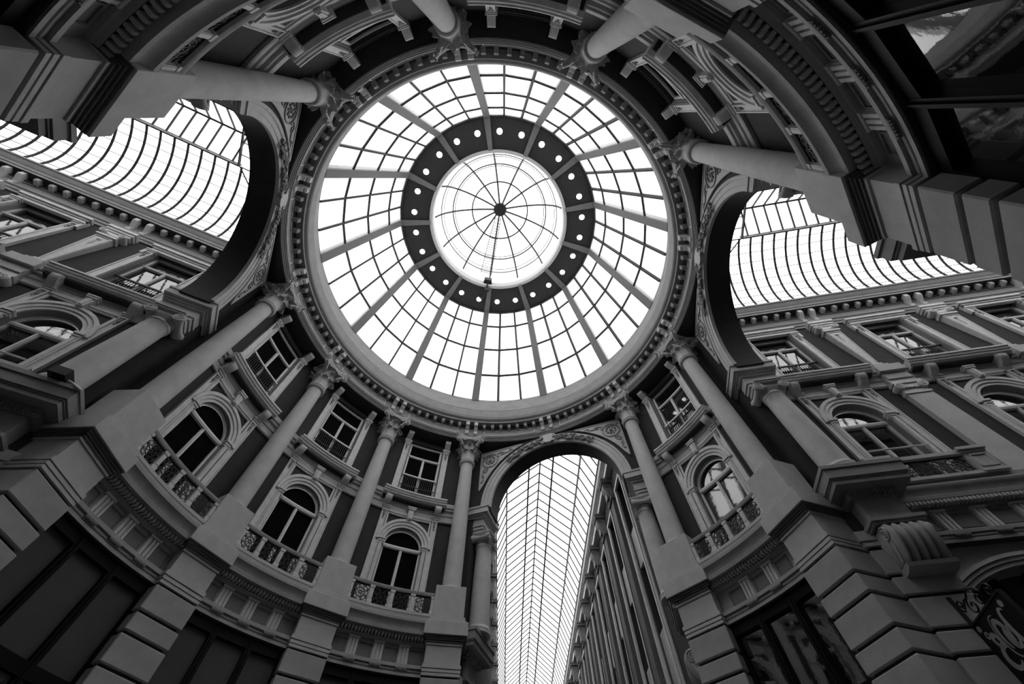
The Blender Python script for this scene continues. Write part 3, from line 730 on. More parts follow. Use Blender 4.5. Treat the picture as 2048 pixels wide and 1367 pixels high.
# ladder lying on the lantern glazing
lad = thing('access_ladder', (0, 0, 26.7), rad(104.5), 'thin access ladder lying on the lantern glazing', 'ladder')
RL = [.55, 1.1, 1.7, 2.3, 2.8, 3.2, 3.5, 3.7, 3.85]
for e in (-1, 1):
    path = []
    for R in RL:
        p = lp(R, 0, .12); path.append((p[0], e * (.17 + .05 * R), p[2]))
    put('side_rail', MB().tube(path, .032, 4).mesh('side_rail', IRON), lad)
for i in range(22):
    R = .7 + 3.1 * (i / 21) ** .8; p = lp(R, 0, .12); w = .17 + .05 * R
    put('rung', MB().tube([(p[0], -w, p[2]), (p[0], w, p[2])], .024, 4).mesh('rung', IRON), lad)
# small floodlight clipped on the lantern rim
fl = thing('rim_floodlight', polar(4.02, 101.5, 26.72), rad(101.5), 'small black floodlight clipped to the lantern rim', 'floodlight'); fl.scale = (2.1, 2.1, 2.1)
put('lamp_head', MB().loops([[(-.16, -.11, .12), (-.16, .11, .12), (-.16, .11, .34), (-.16, -.11, .34)], [(.02, -.14, .05), (.02, .14, .05), (.02, .14, .38), (.02, -.14, .38)]]).mesh('lamp_head', IRON), fl)
put('bracket_arm', MB().tube([(0, 0, .2), (-.02, 0, 0), (.08, 0, -.10), (.22, .03, -.12)], .035, 6).blob((.1, 0, -.1), .09).mesh('bracket_arm', IRON), fl)
put('cable', MB().tube([(.2, .02, -.1), (.32, .06, -.16), (.42, .12, -.10), (.36, .2, -.05)], .018, 5).mesh('cable', IRON), fl)

# ------------------------------------------------------------------ three great arches (local x = outward along the arch axis, y across)
SPR, RI = 13.02, 2.74
D0, D1 = 7.80, 8.66
def archmap(y, d, z): return (d, y, z)
def arch_wall():
    b = MB(lambda s, q, z: (q, s, z - 12.0)); N = 40; HWD, ZT = 4.45, 16.45
    pts = []
    for i in range(N + 1):
        a = PI * i / N; c, s = cos(a), sin(a)
        k = min(HWD / abs(c) if abs(c) > 1e-6 else 1e9, (ZT - SPR) / s if s > 1e-6 else 1e9)
        pts.append(((RI * c, SPR + RI * s), (c * k, SPR + s * k)))
    for i in range(N):
        (p0, o0), (p1, o1) = pts[i], pts[i + 1]
        b.prism([p0, o0, o1, p1], D0, D1)
    for e in (-1, 1):
        lo, hi = (RI, HWD) if e > 0 else (-HWD, -RI)
        b.box(lo, hi, D0, D1, 12.9, SPR)
        # corner infill
    # fill the two corners between last rays and rectangle corners
    for e in (-1, 1):
        a = math.atan2(ZT - SPR, HWD); i = int(a / PI * N)
        o0, o1 = (pts[i][1], pts[i + 1][1]) if e > 0 else (pts[N - i - 1][1], pts[N - i][1])
        b.prism([o0, (e * HWD, ZT), o1], D0, D1)
    return b
def archivolt_m():
    b = MB(lambda s, q, z: (q, s, z - 12.0))
    b.arch([(RI - .02, D0 + .05), (RI - .02, D0 - .06), (RI + .13, D0 - .06), (RI + .14, D0 - .08), (RI + .30, D0 - .08), (RI + .31, D0 - .11), (RI + .37, D0 - .13), (RI + .41, D0 - .12), (RI + .42, D0 + .05)], 0, SPR, n=56); return b
def spandrel(e):
    b = MB(lambda s, q, z: (q, s, z - 12.0)); pts = [(3.30, 13.95), (3.30, 16.14), (1.25, 16.14)]
    cur = []
    for i in range(1, 9):
        a = math.atan2(16.14 - SPR, 1.25) + (math.atan2(13.95 - SPR, 3.30) - math.atan2(16.14 - SPR, 1.25)) * i / 9
        R = 3.36 + .06 * 0; cur.append((R * cos(a), SPR + R * sin(a)))
    out = [(e * y, z) for y, z in pts + cur]
    b.prism(out, D0 - .05, D0 + .02)
    ring = out
    for i in range(len(ring)):
        p, q_ = ring[i], ring[(i + 1) % len(ring)]
        b.tube([(p[0], D0 - .055, p[1]), (q_[0], D0 - .055, q_[1])], .03, 4)
    return b
def spiral(b, cy, cz, R, turns, a0, d, r, sg=1, n=18):
    b.tube([(cy + R * (1 - .85 * i / n) * cos(a0 + sg * turns * 2 * PI * i / n), d, cz + R * (1 - .85 * i / n) * sin(a0 + sg * turns * 2 * PI * i / n)) for i in range(n + 1)], r, 4)
def spandrel_relief(e):
    b = MB(lambda s, q, z: (q, s, z - 12.0)); d = D0 - .065
    spiral(b, e * 2.84, 15.58, .36, 1.0, 0 if e > 0 else PI, d, .03, e, 20)
    b.tube([(e * 2.84 + .38 * cos(2 * PI * i / 18), d, 15.58 + .38 * sin(2 * PI * i / 18)) for i in range(18)], .022, 4, True)
    for i in range(9):
        a = i * 2 * PI / 9; b.blob((e * 2.84 + .20 * cos(a), d, 15.58 + .20 * sin(a)), .05, (1, .7, 1))
    b.blob((e * 2.84, d, 15.58), .09, (1, .7, 1))
    spiral(b, e * 3.10, 15.02, .15, 1.2, PI / 2, d, .022, e)
    b.tube([(e * (2.50 - .18 * i), d, 15.90 + .07 * sin(i * 1.9)) for i in range(6)], .025, 4)
    spiral(b, e * 2.25, 15.88, .11, 1.1, 0, d, .02, -e); spiral(b, e * 1.85, 15.98, .07, 1, 0, d, .018, e)
    b.tube([(e * (3.16 + .04 * sin(i * 1.6)), d, 14.85 - .11 * i) for i in range(5)], .022, 4)
    for q_ in ((3.14, 14.7), (3.2, 14.4), (2.95, 15.1), (3.18, 15.9), (2.45, 15.75)): b.blob((e * q_[0], d, q_[1]), .05, (1, .7, 1))
    return b
def garland(e):
    b = MB(lambda s, q, z: (q, s, z - 12.0)); rnd = random.Random(3 + e)
    for i in range(74):
        a = PI / 2 - e * (.11 + .62 * i / 74); rr = RI + .20 + rnd.uniform(-.13, .15)
        b.blob((rr * cos(a), D0 - .13 + rnd.uniform(-.03, .02), SPR + rr * sin(a)), rnd.uniform(.04, .065), (1, .8, rnd.uniform(.8, 1.3)))
    return b
def cartouche():
    b = MB(lambda s, q, z: (q, s, z - 12.0)); c = (0, SPR + RI + .20)
    b.prism([(-.24, c[1] - .14), (-.10, c[1] - .24), (.10, c[1] - .24), (.24, c[1] - .14), (.20, c[1] + .08), (.27, c[1] + .22), (.0, c[1] + .28), (-.27, c[1] + .22), (-.20, c[1] + .08)], D0 - .2, D0 - .02)
    for e in (-1, 1): spiral(b, e * .27, c[1] + .14, .10, 1.1, 0, D0 - .18, .03, e); spiral(b, e * .25, c[1] - .16, .09, 1.1, 0, D0 - .18, .028, -e)
    return b
IMP = [(12.04, 12.16, .27), (12.16, 12.28, .23), (12.28, 12.34, .19), (12.34, 12.62, .22), (12.62, 12.69, .14), (12.69, 12.75, .08), (12.75, 12.98, .0), (12.98, 13.06, -.03)]
def impost(e):
    b = MB(lambda s, q, z: (q, s, z - 12.04))
    for z0, z1, i in IMP:
        y0, y1 = 2.80 + i, 4.3; lo, hi = (y0, y1) if e > 0 else (-y1, -y0)
        b.box(lo, hi, 7.63 + i, 8.96 - i * .4, z0, z1)
    return b
def ionic_shaft():
    pr = [(.40, 0), (.40, .07), (.37, .08), (.39, .13), (.38, .17), (.345, .19), (.335, .24)]
    for i in range(9): t = i / 8; pr.append((.335 - .05 * t ** 1.4, .26 + 2.70 * t))
    pr += [(.30, 2.98), (.315, 3.0), (.315, 3.04), (.29, 3.06), (.28, 3.12)]
    return MB().lathe(pr, 28)
def ionic_cap():
    b = MB(); b.lathe([(.29, 0), (.33, .06), (.36, .13), (.30, .14)], 20)
    b.box(-.38, .38, -.38, .38, .30, .36).box(-.41, .41, -.41, .41, .36, .40)
    b.box(-.30, .30, -.30, .30, .12, .30)
    return b
def ionic_vol():
    b = MB()
    # baluster-shaped bolster along x with spiral faces
    b.loops([[(x, .36 + r * cos(2 * PI * j / 12), .16 + r * sin(2 * PI * j / 12)) for j in range(12)] for x, r in ((-.36, .15), (-.30, .155), (-.22, .11), (-.05, .085), (.05, .085), (.22, .11), (.30, .155), (.36, .15))])
    for xx in (-.365, .365):
        b.tube([(xx, .36 + .125 * (1 - .8 * i / 16) * cos(i * .7), .16 + .125 * (1 - .8 * i / 16) * sin(i * .7)) for i in range(17)], .018, 4)
    return b
BLK = [(7.18, 7.24, .32), (7.24, 7.32, .28), (7.32, 7.84, .40), (7.84, 7.93, .36), (7.93, 8.02, .30), (8.02, 8.13, .05), (8.13, 8.17, .03), (8.17, 8.41, .0), (8.41, 8.50, -.03)]
def cornice_block(e, inn):
    b = MB(lambda s, q, z: (q, s, z - 7.18))
    for z0, z1, i in BLK:
        y0, y1 = inn + i, 4.3; lo, hi = (y0, y1) if e > 0 else (-y1, -y0)
        b.box(lo, hi, 7.60 + i, 9.28 - i * 1.1, z0, z1)
    b.box(*((2.95, 4.3) if e > 0 else (-4.3, -2.95)), 7.80, 8.95, 8.50, 8.56)
    return b
def blk_dentils(e, inn):
    b = MB(lambda s, q, z: (q, s, z - 7.18))
    for i in range(13): d = 8.0 + i * .075; y = inn + .28; lo, hi = (y, y + .1) if e > 0 else (-y - .1, -y); b.box(lo, hi, d, d + .045, 7.85, 7.95)
    for i in range(12): y = inn + .34 + i * .08; lo, hi = (y, y + .045) if e > 0 else (-y - .045, -y); b.box(lo, hi, 7.88, 7.98, 7.85, 7.95)
    return b
def big_scroll(e):
    # fluted scroll corbel carrying the cornice block; cylinder axis along d
    b = MB(lambda s, q, z: (q, e * s, z - 6.3)); n = 26; rings = []
    for k in range(61):
        d = 7.98 + .84 * k / 60; fl = .11 * abs(sin(k / 60 * 5 * PI))
        ring = []
        for s, z in [(3.62, 7.18), (3.10, 7.18), (3.0, 7.14), (2.92, 7.05), (2.885, 6.95), (2.885, 6.84), (2.92, 6.72), (2.98, 6.61), (3.06, 6.51), (3.14, 6.44), (3.62, 6.42)]:
            dx, dz = s - 3.5, z - 6.82; L = math.hypot(dx, dz); f = (L - .09 + fl) / L if s < 3.45 else 1
            ring.append((3.5 + dx * f, d, 6.82 + dz * f))
        rings.append(ring)
    b.loops(rings); return b
def scroll_face(e, d):
    b = MB(lambda s, q, z: (q, e * s, z - 6.3))
    if True:
        b.tube([(3.07 + .14 * (1 - .85 * i / 22) * cos(.6 * i + 1), d, 6.98 + .14 * (1 - .85 * i / 22) * sin(.6 * i + 1)) for i in range(23)], .022, 5)
        b.tube([(3.02, d, 6.82), (3.07, d, 6.70), (3.13, d, 6.58), (3.20, d, 6.48)], .02, 5); b.tube([(3.18, d, 6.86), (3.22, d, 6.74), (3.28, d, 6.62)], .018, 5)
    return b
def jamb_stone(h, e):
    y0, y1 = 3.42, 4.3
    b = MB(); rim_box(b, (y1 - y0) / 2, 7.70, 8.80, 0, h); b.v = [(x, e * (y + (y0 + y1) / 2), z) for x, y, z in b.v]; return b
for nm, az in ARCHES:
    rz = rad(az)
    aw = tag(empty('wall_arch', (0, 0, 12.0), rz), 'dark arched wall with deep soffit over the %s passage' % nm, 'arch', kind='structure')
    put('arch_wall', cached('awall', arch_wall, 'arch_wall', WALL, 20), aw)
    put('archivolt', cached('avolt', archivolt_m, 'archivolt', STONE), aw)
    put('cartouche', cached('cart', cartouche, 'cartouche', STONE), aw)
    for e in (-1, 1):
        put('spandrel_panel', cached(('spn', e), lambda: spandrel(e), 'spandrel_panel', STONE), aw)
        put('scroll_relief', cached(('spr', e), lambda: spandrel_relief(e), 'scroll_relief', FRIEZE, 60), aw)
        put('leaf_garland', cached(('gar', e), lambda: garland(e), 'leaf_garland', FRIEZE, 60), aw)
        # which side is this, seen in the picture
        side = {('front', 1): 'left', ('front', -1): 'right', ('left', 1): 'upper', ('left', -1): 'lower', ('right', 1): 'lower', ('right', -1): 'upper'}[nm, e]
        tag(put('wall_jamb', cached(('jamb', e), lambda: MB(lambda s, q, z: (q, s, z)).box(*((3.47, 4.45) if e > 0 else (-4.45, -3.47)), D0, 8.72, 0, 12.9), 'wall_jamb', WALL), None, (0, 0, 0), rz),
            'dark jamb wall on the %s side of the %s arch' % (side, nm), 'wall', kind='structure')
        t = thing('ionic_column', (cos(rz) * 8.30 - sin(rz) * e * 3.14, sin(rz) * 8.30 + cos(rz) * e * 3.14, 8.54), rz, 'Ionic column under the %s springing of the %s arch' % (side, nm), 'column', 'Ionic columns carrying the arches')
        put('shaft', cached('ish', ionic_shaft, 'shaft', SHAFT, 50), t)
        c = put('capital', cached('icp', ionic_cap, 'capital', STONE), t, (0, 0, 3.12), PI / 2)
        vm = cached('ivl', ionic_vol, 'volute', STONE, 60); put('volute', vm, c); put('volute', vm, c, rz=PI)
        t = thing('impost_block', (0, 0, 12.04), rz, 'stepped impost block at the %s springing of the %s arch' % (side, nm), 'impost', 'impost blocks of the three arches')
        put('mouldings', cached(('imp', e), lambda: impost(e), 'mouldings', STONE), t)
        inn = 2.95 if nm == 'front' else 2.42 if side == 'upper' else 2.68
        t = thing('cornice_block', (0, 0, 7.18), rz, 'projecting cornice block under the Ionic column, %s side of the %s arch' % (side, nm), 'cornice block', 'cornice blocks under the Ionic columns')
        put('mouldings', cached(('cbk', e, inn), lambda: cornice_block(e, inn), 'mouldings', RINGM), t)
        put('dentil_row', cached(('cbd', e, inn), lambda: blk_dentils(e, inn), 'dentil_row', RINGM), t)
        t = thing('scroll_corbel', (0, 0, 6.3), rz, 'big fluted scroll corbel on the %s side of the %s arch' % (side, nm), 'corbel', 'scroll corbels under the cornice blocks')
        put('fluted_scroll', cached(('bsc', e), lambda: big_scroll(e), 'fluted_scroll', PIER, 60), t)
        for dd in (7.97, 8.84): put('spiral_face', cached(('bsf', e, dd), lambda: scroll_face(e, dd), 'spiral_face', STONE, 60), t)
        put('sill_block', cached(('bss', e), lambda: MB(lambda s, q, z: (q, e * s, z - 6.3)).loops([[(3.6, d_, 6.30), (3.26, d_, 6.30), (3.12, d_, 6.35), (3.10, d_, 6.42), (3.6, d_, 6.42)] for d_ in (7.95, 8.86)]), 'sill_block', PIER), t)
        t = thing('jamb_pier', (0, 0, 0), rz, 'rusticated passage pier on the %s side of the %s arch' % (side, nm), 'pier', 'rusticated piers in the passages')
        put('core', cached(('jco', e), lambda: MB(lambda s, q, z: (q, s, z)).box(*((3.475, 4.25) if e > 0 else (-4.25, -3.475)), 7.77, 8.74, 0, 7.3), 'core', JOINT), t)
        for z0, z1 in COURSES:
            put('stone_block', cached(('jst', round(z1 - z0, 3), e), lambda: jamb_stone(z1 - z0, e), 'stone_block', PIER), t, (0, 0, z0))
        put('band_moulding', cached(('jbd', e), lambda: MB(lambda s, q, z: (q, s, z)).box(*((3.40, 4.25) if e > 0 else (-4.25, -3.40)), 7.68, 8.83, 6.98, 7.06).box(*((3.43, 4.25) if e > 0 else (-4.25, -3.43)), 7.71, 8.80, 7.06, 7.09).box(*((3.37, 4.25) if e > 0 else (-4.25, -3.37)), 7.65, 8.86, 7.09, 7.30), 'band_moulding', STONE), t)

# ------------------------------------------------------------------ left and right arcades
AW, BAYL, D_FIRST = 3.85, 4.15, 10.52
def arcade_cornice_prof():
    return [(0, 16.25), (.05, 16.25), (.06, 16.36), (.10, 16.38), (.11, 16.50), (.15, 16.52), (.16, 16.58), (.06, 16.60), (.06, 16.98), (.10, 17.0), (.12, 17.06), (.14, 17.20), (.42, 17.21), (.42, 17.32), (.45, 17.34), (.47, 17.45), (.50, 17.48), (.50, 17.80), (.54, 17.82), (.54, 17.92), (0, 17.95)]
def herm():
    b = MB(flat(13.2)); 
    b.loops([[(s, q, z) for s, q, z in ((-w, 0, zz), (-w, dq, zz), (w, dq, zz), (w, 0, zz))] for zz, w, dq in ((13.2, .11, .12), (15.45, .26, .22))])
    b.box(-.16, .16, 0, .16, 13.2, 13.27); return b
def herm_frame():
    b = MB(flat(13.2))
    for e in (-1, 1): b.tube([(e * .085, .128, 13.30), (e * .225, .225, 15.38)], .022, 4)
    b.tube([(-.225, .225, 15.38), (.225, .225, 15.38)], .022, 4); b.blob((0, .225, 15.2), .08, (1, .5, 1)); b.tube([(0, .22, 15.1), (0, .20, 14.7)], [.03, .008], 5); return b
def herm_cap():
    b = MB(flat(13.2)); b.box(-.31, .31, 0, .28, 15.45, 15.53).box(-.27, .27, 0, .23, 15.53, 15.62)
    for e in (-1, 1):
        b.loops([[(e * .30 + .115 * cos(2 * PI * j / 14), q, 15.76 + .115 * sin(2 * PI * j / 14)) for j in range(14)] for q in (.0, .30)])
        b.tube([(e * .30 + .09 * (1 - .8 * i / 14) * cos(i * .75), .31, 15.76 + .09 * (1 - .8 * i / 14) * sin(i * .75)) for i in range(15)], .015, 4)
    b.box(-.30, .30, 0, .20, 15.70, 15.86).box(-.40, .40, 0, .22, 15.90, 16.0).box(-.44, .44, 0, .26, 16.0, 16.12).box(-.46, .46, 0, .30, 16.12, 16.26); return b
def lowpil():
    b = MB(flat(8.42)); b.box(-.36, .36, 0, .16, 8.42, 11.72).box(-.40, .40, 0, .20, 8.42, 8.58); return b
def lowpil_cap():
    b = MB(flat(8.42)); b.box(-.38, .38, 0, .19, 11.60, 11.68).box(-.35, .35, 0, .17, 11.68, 11.80)
    for e in (-1, 1):
        b.loops([[(e * .33 + .13 * cos(2 * PI * j / 14), q, 11.92 + .13 * sin(2 * PI * j / 14)) for j in range(14)] for q in (.0, .26)])
        b.tube([(e * .33 + .10 * (1 - .8 * i / 14) * cos(i * .75), .27, 11.92 + .10 * (1 - .8 * i / 14) * sin(i * .75)) for i in range(15)], .016, 4)
    for k in range(4): b.blob((-.15 + .1 * k, .2, 11.86), .045, (1, .8, 1.2))
    b.box(-.33, .33, 0, .2, 11.84, 12.02).box(-.44, .44, 0, .24, 12.04, 12.15); return b
def str_break():
    b = MB(flat(12.15)); b.box(-.40, .40, 0, .20, 12.15, 12.30).box(-.36, .36, 0, .24, 12.30, 12.62).box(-.40, .40, 0, .34, 12.62, 12.93).box(-.22, .22, 0, .24, 12.93, 13.10).box(-.17, .17, 0, .18, 13.10, 13.2); return b
def arc_balustrade(loc, rz, label):
    zb = 8.3; root = thing('arcade_balcony', (loc[0], loc[1], zb), rz, label, 'balcony', 'balconies with iron grilles in the arcades')
    for e in (-1, 1):
        def ped():
            b = MB(flat(zb)); c = e * 1.08
            b.box(c - .24, c + .24, .05, .46, 8.42, 9.0).box(c - .28, c + .28, .03, .50, 8.42, 8.50).box(c - .28, c + .28, .03, .50, 9.0, 9.06).box(c - .32, c + .32, .01, .54, 9.06, 9.14)
            for a in ((-.2, -.16, 8.56, 8.94), (.16, .2, 8.56, 8.94), (-.2, .2, 8.56, 8.60), (-.2, .2, 8.90, 8.94)): b.box(c + a[0], c + a[1], .46, .485, a[2], a[3])
            return b
        put('pedestal', cached(('abp', e), ped, 'pedestal', STONE), root)
    put('hand_rail', cached('abr', lambda: MB(flat(zb)).box(-.84, .84, .30, .46, 9.0, 9.1), 'hand_rail', STONE), root)
    put('iron_panel', cached('abi', lambda: iron_panel_mesh(1.6, .5, 3), 'iron_panel', IRON), root, (-.38, 0, .16))
    put('bottom_rail', cached('abb', lambda: MB(flat(zb)).box(-.84, .84, .28, .48, 8.38, 8.46), 'bottom_rail', STONE), root)
    return root
GA_R, GA_W, GA_Z = 3.08, 1.55, 3.41
def ga_pts(R, N=16):
    a = math.asin(GA_W / R); return [(R * sin(-a + 2 * a * i / N), GA_Z + R * cos(-a + 2 * a * i / N)) for i in range(N + 1)]
def ground_arch():
    b = MB(flat(0)); hw, zt = BAYL / 2, 6.96
    for e in (-1, 1): b.box(*((GA_W, hw) if e > 0 else (-hw, -GA_W)), -.3, .12, 0, zt)
    P = ga_pts(GA_R)
    for p, q_ in zip(P, P[1:]): b.prism([p, q_, (q_[0], zt), (p[0], zt)], -.3, .12)
    return b
def ground_archivolt():
    b = MB(flat(0))
    for r0, r1, q in ((0, .07, .17), (.08, .14, .20), (.15, .22, .23)):
        A, B = ga_pts(GA_R + r0), ga_pts(GA_R + r1)
        b.loops([[(a[0], .0, a[1]), (a[0], q, a[1]), (c[0], q, c[1]), (c[0], .0, c[1])] for a, c in zip(A, B)])
    return b
ORD = ['nearest', 'second', 'third', 'fourth', 'fifth']
for nm, az, sgn in (('left', 205.9, 1), ('right', 350.3, -1)):
    n, t = arcade_basis(az)
    phi = rad(az) + (-PI / 2 if sgn > 0 else PI / 2)
    LEN = 5 * BAYL
    for k in range(5):
        d = D_FIRST + k * BAYL; P = n * d + t * (sgn * AW); loc = (P.x, P.y, 0); wh = '%s arcade, %s bay from the rotunda' % (nm, ORD[k])
        tag(put('wall_arcade', cached('fwall', lambda: wall_mesh('flat', BAYL / 2, 6.9, 16.3, .6), 'wall_arcade', WALL), None, (P.x, P.y, 6.9), phi), 'dark plaster wall, %s' % wh, 'wall', kind='structure')
        r1 = thing('window_%d' % nextwin(), (P.x, P.y, 8.35), phi, 'round-arched window reflecting the roof, %s' % wh, 'window', kind='structure')
        arched_window('flat', r1, 8.35, .24, ROOMGLASS, 'fw1')
        put('guard_rods', cached('rods', lambda: MB(flat(8.35)).tube([(-.74, -.2, 9.35), (-.74, .10, 9.35), (.74, .10, 9.35), (.74, -.2, 9.35)], .024, 6).tube([(-.74, -.2, 9.7), (-.74, .10, 9.7), (.74, .10, 9.7), (.74, -.2, 9.7)], .024, 6), 'guard_rods', TRIM), r1)
        r2 = thing('window_%d' % nextwin(), (P.x, P.y, 12.9), phi, 'square upper window reflecting the roof, %s' % wh, 'window', kind='structure')
        square_window('flat', r2, 12.9, .22, ROOMGLASS, 'fw2', top_corbels=False, rods=True)
        def eared():
            b = MB(flat(12.9))
            for e in (-1, 1): b.box(*((1.02, 1.12) if e > 0 else (-1.12, -1.02)), 0, .12, 15.55, 16.06)
            b.box(-1.12, 1.12, 0, .12, 15.92, 16.06).box(-1.05, 1.05, 0, .16, 16.06, 16.14).box(-1.1, 1.1, 0, .22, 16.14, 16.24); return b
        put('eared_hood', cached('eared', eared, 'eared_hood', TRIM), r2)
        balcony('flat', loc, phi, 'straight balcony ledge on scroll corbels, %s' % wh, 'fbal')
        tag(put('trim_string_course', cached('fstr', lambda: MB(flat(12.15)).sweep(STRING, -BAYL / 2, BAYL / 2, 1), 'trim_string_course', STONE), None, (P.x, P.y, 12.15), phi), 'moulded string course, %s' % wh, 'moulding', kind='structure')
        entablature('flat', loc, phi, 'shopfront cornice with dentils, %s' % wh, 'fent', BAYL / 2, 5, 44, .82)
        arc_balustrade(loc, phi, 'balcony with panelled pedestals and iron grille, %s' % wh)
        ga = tag(put('wall_ground_arch', cached('garch', ground_arch, 'wall_ground_arch', PIER), None, loc, phi), 'round-arched shop opening wall, %s' % wh, 'wall', kind='structure')
        put('archivolt', cached('gav', ground_archivolt, 'archivolt', STONE), ga)
        sw = thing('window_%d' % nextwin(), loc, phi, 'dark arched shop glazing, %s' % wh, 'shop window', kind='structure')
        put('pane', cached('gpane', lambda: MB(flat(0)).box(-1.55, 1.55, -.3, -.25, 0.4, 6.6), 'pane', SHOPPANEL), sw)
        put('shop_frame', cached('gfr', lambda: MB(flat(0)).box(-1.55, 1.55, -.25, -.10, 4.2, 4.4).box(-.08, .08, -.25, -.10, 0, 6.5).box(-1.55, 1.55, -.25, -.10, 0, .4).box(-.85, -.70, -.25, -.10, 0, 6.4).box(.70, .85, -.25, -.10, 0, 6.4).box(-1.55, -1.4, -.25, -.1, 0, 6.1).box(1.4, 1.55, -.25, -.1, 0, 6.1), 'shop_frame', SHOPFRAME), sw)
        if k < 4:
            Q = n * (d + BAYL / 2) + t * (sgn * AW)
            wq = '%s arcade, %s from the rotunda' % (nm, ORD[k])
            h = thing('tapered_pilaster', (Q.x, Q.y, 13.2), phi, 'tapered herm pilaster with scroll capital, %s' % wq, 'pilaster', 'tapered pilasters between the upper windows')
            put('shaft', cached('herm', herm, 'shaft', TRIM), h); put('frame_relief', cached('hermf', herm_frame, 'frame_relief', TRIM, 60), h); put('capital', cached('hermc', herm_cap, 'capital', TRIM, 40), h)
            h = thing('flat_pilaster', (Q.x, Q.y, 8.42), phi, 'broad flat pilaster with Ionic capital, %s' % wq, 'pilaster', 'flat pilasters between the arched windows')
            put('shaft', cached('lpil', lowpil, 'shaft', SHAFT), h); put('capital', cached('lpilc', lowpil_cap, 'capital', TRIM, 40), h)
            tag(put('trim_string_break', cached('strb', str_break, 'trim_string_break', STONE), None, (Q.x, Q.y, 12.15), phi), 'string course block over the flat pilaster, %s' % wq, 'moulding', kind='structure')
    # top cornice with modillions along the visible wall
    mid = n * (8.60 + 11.0) + t * (sgn * AW)
    ac = tag(empty('trim_arcade_cornice', (mid.x, mid.y, 16.25), phi), 'modillion cornice and gutter along the %s arcade' % nm, 'cornice', kind='structure')
    put('cornice', cached('acor', lambda: MB(flat(16.25)).sweep(arcade_cornice_prof(), -11.0, 11.0, 1), 'cornice', RINGM), ac)
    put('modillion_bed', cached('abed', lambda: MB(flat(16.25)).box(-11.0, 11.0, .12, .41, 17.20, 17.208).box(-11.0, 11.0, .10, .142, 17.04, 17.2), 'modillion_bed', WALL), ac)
    put('gutter_fascia', cached('agf', lambda: MB(flat(16.25)).box(-11.0, 11.0, .49, .506, 17.50, 17.79), 'gutter_fascia', PILDARK), ac)
    am = cached('amod', lambda: MB(flat(16.25)).sprism([(.12, 17.02), (.30, 17.02), (.34, 17.06), (.34, 17.20), (.12, 17.20)], -.07, .07), 'modillion', STONE)
    ab = cached('abrk', lambda: MB(flat(16.25)).sprism([(.05, 16.62), (.12, 16.64), (.14, 16.72), (.10, 16.78), (.16, 16.86), (.30, 16.95), (.36, 17.02), (.36, 17.20), (.05, 17.20)], -.08, .08), 'bracket', TRIM)
    yd = -1 if sgn > 0 else 1
    for j in range(52):
        d = D_FIRST - BAYL / 2 + .23 + j * BAYL / 9; k9 = j % 9
        if d < 8.7: continue
        # local y axis of the frame = (-sin phi, cos phi)
        yy = (Vector((-sin(phi), cos(phi), 0))).dot(n) * (d - 19.60)
        put('bracket' if k9 in (8, 0) else 'modillion', ab if k9 in (8, 0) else am, ac, (0, yy, 0))
    # the plain wall opposite
    Q = n * 19.75 + t * (-sgn * AW); ph2 = rad(az) + (PI / 2 if sgn > 0 else -PI / 2)
    tag(put('wall_opposite', cached('opw', lambda: MB(flat(0)).box(-11.25, 11.25, -.6, 0, 0, 17.6).sweep(arcade_cornice_prof(), -11.1, 11.1, 1), 'wall_opposite', WALL), None, (Q.x, Q.y, 0), ph2), 'near side wall of the %s arcade, mostly hidden' % nm, 'wall', kind='structure')
    Q = n * 31.2
    tag(put('wall_end', cached('endw', lambda: MB(flat(0)).box(-4.6, 4.6, -.3, 0, 0, 19), 'wall_end', WALL), None, (Q.x, Q.y, 0), rad(az)), 'far end wall of the %s arcade' % nm, 'wall', kind='structure')

    # glass vault
    org = n * 9.0; vr = rad(az)
    v = thing('glass_vault', (org.x, org.y, 17.9), vr, 'curved glass roof with thin ribs over the %s arcade' % nm, 'glass roof', 'glass roofs of the side arcades')
    GW, BW, BZ, RZ_ = 3.36, 1.0, 2.1, 3.25; PITCH_V = .515; NV = 42
    def vp(e, f, x): a = f * PI / 2; return (x, e * (BW + (GW - BW) * cos(a)), BZ * sin(a))
    fr = [0, .09, .21, .33, .45, .57, .69, .81, .91, 1.0]
    for e in (-1, 1):
        vis = (e == (-1 if sgn > 0 else 1))
        rbm = cached(('vrib', e), lambda: MB().tube([vp(e, i / 14, 0) for i in range(15)], .046, 5), 'vault_rib', BARSTEEL)
        bmx = cached(('vpur', e), lambda: MB().bar((0, e * BW, BZ), (NV * PITCH_V - 2.2, e * BW, BZ), .05, .06).bar((0, e * BW, BZ + .26), (NV * PITCH_V - 2.2, e * BW, BZ + .26), .04, .05), 'lantern_chord', IRON)
        put('lantern_chord', bmx, v, (2.2, 0, 0))
        lat = cached(('vlat', e), lambda: MB().tube([(0, e * BW, BZ), (PITCH_V, e * BW, BZ + .26), (2 * PITCH_V, e * BW, BZ)], .02, 4).tube([(0, e * BW, BZ + .26), (PITCH_V, e * BW, BZ), (2 * PITCH_V, e * BW, BZ + .26)], .014, 4), 'lattice', IRON)
        put('walkway_grating', cached(('vgrt', e), lambda: MB().box(0, NV * PITCH_V - 2.2, e * BW - .01, e * BW + .01, BZ + .03, BZ + .24), 'walkway_grating', FRIEZE), v, (2.2, 0, 0))
        for j in range(18): put('lattice', lat, v, (2.2 + j * 2 * PITCH_V, 0, 0))
        rf = cached(('vraf', e), lambda: MB().bar((0, e * BW, BZ + .26), (0, 0, RZ_), .055, .06), 'lantern_rafter', BARSTEEL)
